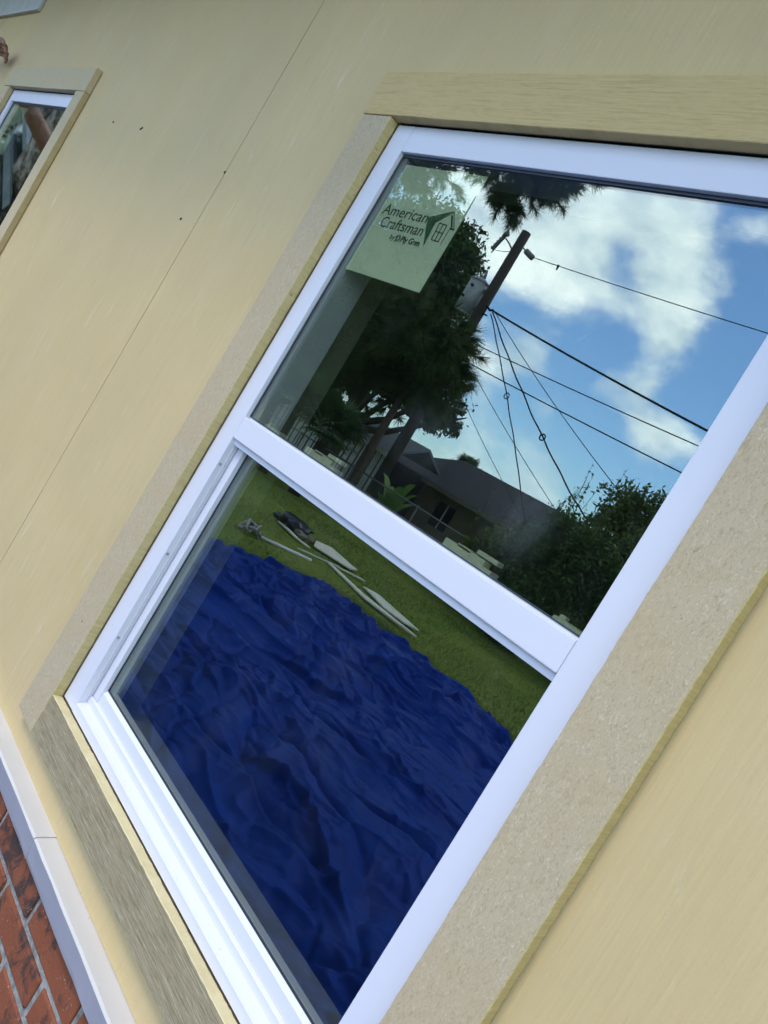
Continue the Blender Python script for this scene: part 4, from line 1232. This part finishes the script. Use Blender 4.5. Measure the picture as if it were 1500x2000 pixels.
# fused cut-out and arrester left of the head of the pole
mb = MB(); mb.tube([(PX - .10, PY, 6.95), (PX - .32, PY + .05, 7.12), (PX - .52, PY + .05, 7.22)], .022, 6); mb.build('cutout_arm', M['galv'], POLE, True)
mb = MB()
c0, c1 = Vector((PX - .62, PY + .05, 7.32)), Vector((PX - .80, PY + .05, 6.86))
mb.tube([c0.lerp(c1, k / 10) for k in range(11)], [.035 + (.028 if k % 2 else 0) for k in range(11)], 10)
mb.tube([(PX - .58, PY + .10, 7.30), (PX - .50, PY + .12, 7.36), (PX - .46, PY + .12, 7.28)], .06, 8)
mb.build('fuse_cutout', M['ceramic'], POLE, True)
mb = MB(); mb.tube([(PX - .50, PY + .1, 7.26), (PX - .60, PY + .1, 6.98), (PX - .70, PY + .08, 6.75)], .016, 6)
mb.tube([(PX - .66, PY + .06, 6.86), (PX - .35, PY, 6.90), (PX + .1, PY + .05, 6.98)], .008, 5); mb.build('jumper', M['cable'], POLE, True)
mb = MB()
i0, i1 = Vector((PX + .13, PY, 7.12)), Vector((PX + .62, PY, 6.92))
mb.tube([i0, i0.lerp(i1, .35)], .02, 6)
mb.tube([i0.lerp(i1, .35 + .65 * k / 9) for k in range(10)], [.045 + (.035 if k % 2 else 0) for k in range(10)], 10)
mb.build('insulator', M['ceramic'], POLE, True)
mb = MB(); mb.tube([(PX + .12, PY, 5.42), (PX + .32, PY + .02, 5.32), (PX + .42, PY + .02, 5.36)], .03, 6)
mb.tube([(PX + .10, PY, 5.2), (PX + .30, PY, 5.18)], .022, 6); mb.build('rack', M['cable'], POLE, True)

def wire(pts, rad, label, sag=0.0, n=26, loops=(), wob=0.0):
    a, b = Vector(pts[0]), Vector(pts[-1]); path = []
    for k in range(n + 1):
        u = k / n
        p = a.lerp(b, u) - Vector((0, 0, sag * 4 * u * (1 - u)))
        if wob:
            p.x += wob * math.sin(u * 21) * .5; p.z += wob * math.sin(u * 34)
        path.append(p)
    mb = MB(); mb.tube(path, rad, 5, cap=False)
    for u, rr_ in loops:
        c_ = a.lerp(b, u) - Vector((0, 0, sag * 4 * u * (1 - u)))
        mb.tube([(c_.x + rr_ * math.cos(t), c_.y, c_.z + rr_ * math.sin(t)) for t in np.linspace(0, 6.3, 15)], rad * .9, 5, cap=False)
    o = mb.build('overhead_wire', M['cable'], smooth=True)
    tag(o, label, 'wire', 'wires strung from the pole')
def far(x1, z1, k):       # carry a wire on past the pane, same slope
    return x1 + 9.0, z1 + k * 9.0
wire([(PX + .60, PY, 6.93), (1.9, -13.6, 6.30)], .011, 'thin topmost wire leaving the glazed insulator', .10, 30)
wire([(PX + .40, PY, 5.34), (1.9, -13.6, 3.68)], .026, 'thickest black cable leaving the pole below the transformer', .22, 40)
wire([(PX - .2, PY + .1, 4.42), (1.9, -13.6, 3.88)], .013, 'straight wire just under the thickest cable', .12, 30)
wire([(PX + .1, PY + .1, 3.92), (1.9, -13.6, 3.10)], .015, 'lowest long wire running to the right', .10, 30)
wire([(PX + .42, PY, 5.30), (-8.6, -13.9, 1.85)], .020, 'twisted service cable with a loop, falling to the tall shrub', .16, 40, ((.62, .075),), .012)
wire([(PX + .40, PY, 5.24), (-10.35, -14.6, 1.10)], .016, 'twisted service cable with a loop, falling to the roof', -.10, 40, ((.42, .075),), .010)
wire([(PX + .46, PY, 5.34), (-7.9, -13.8, 2.55)], .010, 'thin drop wire falling behind the wispy shoots', .10, 26)
wire([(PX + .3, PY, 4.05), (-9.2, -13.9, 1.65)], .009, 'thin drop wire falling between the two looped cables', .06, 26)
wire([(PX + .6, PY, 3.30), (-10.4, -14.2, 1.3)], .008, 'faintest drop wire nearest the broadleaf tree', .05, 26)
mb = MB(); mb.tube([(PX + 1.55, PY, 6.885), (PX + 1.57, PY, 6.76)], [.035, .02], 6); mb.build('wire_clamp', M['cable'], POLE)

# ------------------------------------------------------------------ houses across the fence
def panel_house():
    zg_ = gz(0, -20) - .05
    h = thing('long_house', (-15, -20, zg_), 'long low tan house with a dark roof beyond the fence', 'house')
    x0, x1, y0, y1, ze, zr = -21.2, -8.0, -20.0, -27.5, .88, 2.30
    mb = MB()
    openings = [(-20.0, -19.2, zg_ + .05, .62), (-18.2, -17.2, -.35, .55), (-14.3, -13.2, -.35, .55), (-11.0, -10.0, -.35, .55)]
    cuts = sorted({x0, x1, *[q for o in openings for q in o[:2]]})
    for a, b in zip(cuts[:-1], cuts[1:]):
        o = next((o for o in openings if o[0] <= a and b <= o[1]), None)
        if o:
            mb.box(a, b, y0 - .18, y0, zg_, o[2]); mb.box(a, b, y0 - .18, y0, o[3], ze)
        else:
            mb.box(a, b, y0 - .18, y0, zg_, ze)
    mb.box(x0, x0 + .18, y1, y0 - .18, zg_, ze); mb.box(x1 - .18, x1, y1, y0 - .18, zg_, ze); mb.box(x0, x1, y1, y1 + .18, zg_, ze)
    mb.build('wall', M['tan_wall'], h)
    mb = MB(); ym = (y0 + y1) / 2
    mb.extrude_x([(y0 + .55, ze - .06), (ym, zr), (y1 - .5, ze - .06), (y1 - .5, ze + .06), (ym, zr + .13), (y0 + .55, ze + .06)], x0 - .35, x1 + .35)
    rf = mb.build('roof', M['roof_dark'], h)
    mb = MB(); mb.box(x0 - .36, x1 + .36, y0 + .552, y0 + .575, ze - .08, ze + .065); mb.build('fascia', M['tan_wall'], rf)
    for (a, b, c, d_) in openings[1:]:
        mb = MB(); mb.box(a - .05, b + .05, y0 - .02, y0 + .04, c - .06, c - .0); mb.box(a - .05, a, y0 - .02, y0 + .04, c, d_); mb.box(b, b + .05, y0 - .02, y0 + .04, c, d_); mb.box(a - .05, b + .05, y0 - .02, y0 + .04, d_, d_ + .05)
        w = mb.build('window', M['tan_wall'], h)
        mb = MB(); mb.box(a, b, y0 - .10, y0 - .08, c, d_); mb.build('pane', M['dark_glass'], w)
        mb = MB(); mb.box((a + b) / 2 - .02, (a + b) / 2 + .02, y0 - .08, y0 - .05, c, d_); mb.build('mullion', M['white_trim'], w)
    a, b, c, d_ = openings[0]
    mb = MB(); mb.box(a, b, y0 - .12, y0 - .08, c, d_); dr = mb.build('door', M['dark_glass'], h)
    mb = MB(); mb.box(a + .02, b - .02, y0 - .08, y0 - .04, c + .02, c + .85); mb.build('lower_panel', M['door_blue'], dr)
    mb = MB()
    for k in range(9):
        t = k / 8
        mb.tube([(a + (b - a) * t, y0 - .05, c + .9), (a + (b - a) * min(1, t + .55), y0 - .05, c + .9 + .9 * min(.55, 1 - t) / .55)], .014, 4)
        mb.tube([(b - (b - a) * t, y0 - .045, c + .9), (b - (b - a) * min(1, t + .55), y0 - .045, c + .9 + .9 * min(.55, 1 - t) / .55)], .014, 4)
    mb.build('lattice', M['white_trim'], dr)
    # little porch roof board over the door
    mb = MB(); mb.box(-20.4, -18.9, y0 + .02, y0 + .7, .78, .86); mb.build('porch_board', M['white_trim'], h)
panel_house()

def board_house():
    zg_ = gz(0, -17) - .05
    h = thing('pale_house', (-21, -17.2, zg_), 'pale board sided house with a grey roof behind the palms', 'house')
    x0, x1, y0, y1, ze = -26.0, -18.9, -17.6, -19.7, .95
    mb = MB(); mb.box(x0, x1, y1, y0, zg_, ze); mb.build('wall', M['dark_glass'], h)
    x = x0
    while x < x1 - .1:
        mb = MB(); mb.box(x, x + .27, y0, y0 + .03, zg_, ze - .02); mb.build('plank', M['pale_wall'], h); x += .36
    mb = MB(); mb.extrude_x([(y0 + .5, ze - .05), (-18.65, ze + .80), (y1 + .05, ze + .3), (y1 + .05, ze + .4), (-18.65, ze + .9), (y0 + .5, ze + .05)], x0 - .3, x1 + .45)
    rf = mb.build('roof', M['roof_grey'], h)
    mb = MB(); mb.box(x0 - .3, x1 + .45, y0 + .502, y0 + .525, ze - .07, ze + .055); mb.build('fascia', M['white_trim'], rf)
board_house()

# ------------------------------------------------------------------ side of the plot seen in the small window
tree('rough_barked_tree', (-10.35, -1.9, ZG), 4.7, .27, [(-8.6, -2.2, 4.8, 1.3, 1.2, .9), (-9.6, -2.6, 4.2, 1.2, 1.2, .9), (-8.0, -1.2, 5.2, 1.1, 1.0, .8), (-9.4, -1.2, 5.0, 1.2, 1.0, .8)], 9000, .10,
     M['oak_leaf'], M['rough_bark'], 'leaning trunk with pale rough bark reflected in the small window', seed=81, lean=2.2)
def gable_shed():
    h = thing('gable_shed', (-19.5, -4.0, ZG), 'grey gabled shed reflected in the small window', 'shed')
    y0 = -4.0
    mb = MB(); mb.prism([(-24.5, ZG), (-16.0, ZG), (-16.0, 1.2), (-20.3, 3.55), (-24.5, 1.2)], y0 - 4, y0); mb.build('wall', M['dark_glass'], h)
    for s_, (xa, za, xb, zb) in enumerate(((-20.9, 3.75, -15.6, .98),)):
        for off, w, m_ in ((0.0, .30, 'white_trim'), (-.95, .32, 'roof_grey'), (-1.75, .20, 'pale_wall')):
            mb = MB(); mb.prism([(xa, za + off), (xb, zb + off), (xb, zb + off - w), (xa, za + off - w)], y0, y0 + .06 + off * -.02); mb.build('rake_board', M[m_], h)
    mb = MB(); mb.prism([(-20.9, 3.78), (-15.5, .95), (-15.4, 1.08), (-20.9, 3.95)], y0 - 4.2, y0 + .3); mb.build('roof', M['roof_grey'], h)
    mb = MB(); mb.prism([(-20.9, 3.78), (-25.1, 1.5), (-25.2, 1.63), (-20.9, 3.95)], y0 - 4.2, y0 + .3); mb.build('roof', M['roof_grey'], h)
gable_shed()
shrub((-21.6, -3.3, ZG), [(-21.6, -3.3, 1.4, 1.1, .7, 1.2), (-22.6, -3.4, 2.4, 1.0, .7, .9), (-21.2, -3.2, .2, 1.1, .7, 1.0), (-20.9, -3.3, 2.3, .5, .5, .5)], 9000, 'dark bush in front of the grey gabled shed', 92, 0, 'oak_leaf', .09)
shrub((-11.5, -3.4, ZG), [(-11.4, -3.4, .3, .8, .6, .8), (-12.3, -3.5, .8, .9, .7, 1.0), (-11.0, -3.2, -.3, .7, .6, .6)], 7000, 'dark bush behind the rough barked tree', 91, 0, 'oak_leaf', .07)

# ------------------------------------------------------------------ person reaching towards the small window
def skin_chain(bm, layer, pts, rads, root=False):
    prev = None
    for k, (p, r_) in enumerate(zip(pts, rads)):
        v = bm.verts.new(p); v[layer].radius = (r_, r_) if not isinstance(r_, tuple) else r_
        if prev is not None: bm.edges.new((prev, v))
        elif root: v[layer].use_root = True
        prev = v
    return prev
PB = Vector((-3.64, -.62, -.38))            # feet, on the third step of the ladder
def skinned(name, chains, material, parent, sub=2):
    me = bpy.data.meshes.new(name); bm = bmesh.new(); ly = bm.verts.layers.skin.verify()
    for pts, rads in chains:
        skin_chain(bm, ly, pts, rads, True)
    bm.to_mesh(me); bm.free(); me.materials.append(material)
    o = bpy.data.objects.new(name, me); link(o, parent)
    s_ = o.modifiers.new('skin', 'SKIN'); s_.use_smooth_shade = True
    su = o.modifiers.new('sub', 'SUBSURF'); su.levels = su.render_levels = sub
    return o
per = thing('person', PB, 'person at the left edge reaching one bare arm to the wall', 'person')
bx_, by_, bz_ = PB
wr = (-3.225, -.100, 1.345)
def body():
    me = bpy.data.meshes.new('body'); bm = bmesh.new(); ly = bm.verts.layers.skin.verify()
    def V(p, r_):
        v = bm.verts.new(p); v[ly].radius = (r_, r_) if not isinstance(r_, tuple) else r_; return v
    pel = V((bx_, by_, bz_ + .93), (.16, .11)); pel[ly].use_root = True
    wa = V((bx_, by_, bz_ + 1.10), (.14, .10)); ch = V((bx_ + .01, by_, bz_ + 1.32), (.17, .11)); nk = V((bx_ + .02, by_, bz_ + 1.47), .058)
    hd = V((bx_ + .03, by_ - .01, bz_ + 1.56), .075); hd2 = V((bx_ + .04, by_ - .015, bz_ + 1.66), .092); hd3 = V((bx_ + .04, by_ - .01, bz_ + 1.74), .07)
    for a, b in ((pel, wa), (wa, ch), (ch, nk), (nk, hd), (hd, hd2), (hd2, hd3)): bm.edges.new((a, b))
    # reaching arm (towards +x)
    sh = V((bx_ + .19, by_ + .04, bz_ + 1.44), .062); el = V((-3.36, -.315, 1.195), .050); fa = V((-3.39, -.205, 1.275), .045); w_ = V(wr, .028); hn = V((-3.13, -.088, 1.372), (.034, .020))
    for a, b in ((ch, sh), (sh, el), (el, fa), (fa, w_), (w_, hn)): bm.edges.new((a, b))
    # hanging arm
    s2 = V((bx_ - .19, by_ - .02, bz_ + 1.42), .062); e2 = V((bx_ - .25, by_ - .05, bz_ + 1.12), .044); w2 = V((bx_ - .23, by_ - .12, bz_ + .87), .028); h2 = V((bx_ - .22, by_ - .15, bz_ + .78), (.036, .020))
    for a, b in ((ch, s2), (s2, e2), (e2, w2), (w2, h2)): bm.edges.new((a, b))
    for s_ in (-1, 1):
        hp = V((bx_ + .10 * s_, by_, bz_ + .84), .095); kn = V((bx_ + .11 * s_, by_ - .02, bz_ + .48), .062); an = V((bx_ + .115 * s_, by_ + .01, bz_ + .09), .042); to = V((bx_ + .12 * s_, by_ + .15, bz_ + .045), .04)
        for a, b in ((pel, hp), (hp, kn), (kn, an), (an, to)): bm.edges.new((a, b))
    # fingers: separate chains rooted in the palm
    def chain(pts, rads):
        pv = None
        for p, r_ in zip(pts, rads):
            v = V(p, r_)
            if pv is None: v[ly].use_root = True
            else: bm.edges.new((pv, v))
            pv = v
    hx, hy, hz = -3.085, -.086, 1.376
    chain([(hx - .02, hy, hz + .012), (hx + .035, hy, hz + .026), (hx + .085, hy + .006, hz + .026), (hx + .122, hy + .010, hz + .014), (hx + .134, hy + .012, hz + .004)], [.011, .0105, .0095, .0085, .007])
    chain([(hx - .02, hy + .018, hz + .006), (hx + .030, hy + .026, hz + .018), (hx + .075, hy + .032, hz + .014), (hx + .105, hy + .034, hz - .004), (hx + .112, hy + .034, hz - .016)], [.011, .0105, .0095, .0085, .007])
    chain([(hx - .02, hy + .030, hz - .004), (hx + .022, hy + .044, hz + .004), (hx + .058, hy + .052, hz - .006), (hx + .078, hy + .052, hz - .024), (hx + .078, hy + .050, hz - .036)], [.0105, .010, .009, .008, .007])
    chain([(hx - .02, hy + .038, hz - .014), (hx + .012, hy + .056, hz - .012), (hx + .038, hy + .064, hz - .022), (hx + .050, hy + .064, hz - .036), (hx + .048, hy + .062, hz - .046)], [.0095, .009, .008, .0072, .006])
    chain([(hx - .045, hy - .010, hz - .012), (hx - .005, hy - .018, hz - .030), (hx + .045, hy - .014, hz - .026), (hx + .088, hy - .002, hz - .016), (hx + .106, hy + .004, hz - .010)], [.013, .0125, .0115, .0100, .008])
    # other hand, relaxed
    ox, oy, oz = bx_ - .22, by_ - .155, bz_ + .76
    for k in range(4):
        chain([(ox - .03 + .018 * k, oy, oz + .02), (ox - .035 + .022 * k, oy - .012, oz - .035), (ox - .034 + .022 * k, oy - .004, oz - .068 - .006 * (k in (1, 2))), (ox - .032 + .021 * k, oy + .012, oz - .088 - .008 * (k in (1, 2)))], [.010, .0095, .0085, .007])
    chain([(ox + .03, oy - .005, oz + .04), (ox + .055, oy - .02, oz + .005), (ox + .056, oy - .024, oz - .03), (ox + .05, oy - .02, oz - .05)], [.012, .011, .010, .008])
    bm.to_mesh(me); bm.free(); me.materials.append(M['skin'])
    o = bpy.data.objects.new('body', me); link(o, per)
    s_ = o.modifiers.new('skin', 'SKIN'); s_.use_smooth_shade = True
    su = o.modifiers.new('sub', 'SUBSURF'); su.levels = su.render_levels = 2
    # face
    for nm, parts, mt in (('nose', [(bx_ + .04, by_ + .085, bz_ + 1.655, .014, .022, .022)], 'skin'), ('ear', [(bx_ - .050, by_ - .01, bz_ + 1.66, .012, .022, .032)], 'skin'), ('ear', [(bx_ + .130, by_ - .01, bz_ + 1.66, .012, .022, .032)], 'skin'),
                          ('eye', [(bx_ + .008, by_ + .074, bz_ + 1.685, .012, .010, .009)], 'white_trim'), ('eye', [(bx_ + .072, by_ + .074, bz_ + 1.685, .012, .010, .009)], 'white_trim'), ('mouth', [(bx_ + .04, by_ + .075, bz_ + 1.605, .026, .012, .008)], 'shirt'),
                          ('hair', [(bx_ + .04, by_ - .035, bz_ + 1.735, .102, .105, .085)], 'hair')):
        blob(nm, parts, M[mt], per, seed=3, disp=.03)
    skinned('shirt', [([(bx_, by_, bz_ + .90), (bx_, by_, bz_ + 1.10), (bx_ + .01, by_, bz_ + 1.32), (bx_ + .02, by_, bz_ + 1.42)], [(.185, .13), (.17, .125), (.20, .135), (.11, .09)]),
                      ([(bx_ - .06, by_, bz_ + 1.38), (bx_ - .19, by_ - .02, bz_ + 1.41), (bx_ - .235, by_ - .04, bz_ + 1.22)], [.09, .085, .07]), ([(bx_ + .08, by_, bz_ + 1.38), (bx_ + .19, by_ + .04, bz_ + 1.43), (bx_ + .25, by_ + .13, bz_ + 1.49)], [.09, .085, .068])], M['shirt'], per)
    skinned('trousers', [([(bx_ + .05 * s2_, by_, bz_ + .98), (bx_ + .10 * s2_, by_, bz_ + .82), (bx_ + .11 * s2_, by_ - .02, bz_ + .48), (bx_ + .115 * s2_, by_ + .005, bz_ + .10)], [.125, .115, .085, .07]) for s2_ in (-1, 1)], M['jeans'], per)
    for s2_ in (-1, 1):
        blob('shoe', [(bx_ + .12 * s2_, by_ + .07, bz_ + .045, .055, .14, .05)], M['hair'], per, seed=8, disp=.03)
body()
# step ladder under the person
LAD = thing('step_ladder', (-3.64, -.80, ZG), 'aluminium step ladder under the person at the left', 'ladder')
for s_ in (-1, 1):
    mb = MB(); mb.tube([(-3.64 + .31 * s_, -1.15, ZG), (-3.64 + .25 * s_, -.66, -.20)], .025, 6); mb.build('rail', M['alu'], LAD)
    mb = MB(); mb.tube([(-3.64 + .31 * s_, -.30, ZG), (-3.64 + .25 * s_, -.58, -.20)], .02, 6); mb.build('leg', M['alu'], LAD)
for k, zz in enumerate((-.67, -.38)):
    y = -1.15 + (zz - ZG) / .76 * .49
    mb = MB(); mb.box(-3.93, -3.35, y - .05, -.44 if k == 1 else y + .09, zz - .025, zz, .004); mb.build('step', M['alu'], LAD)
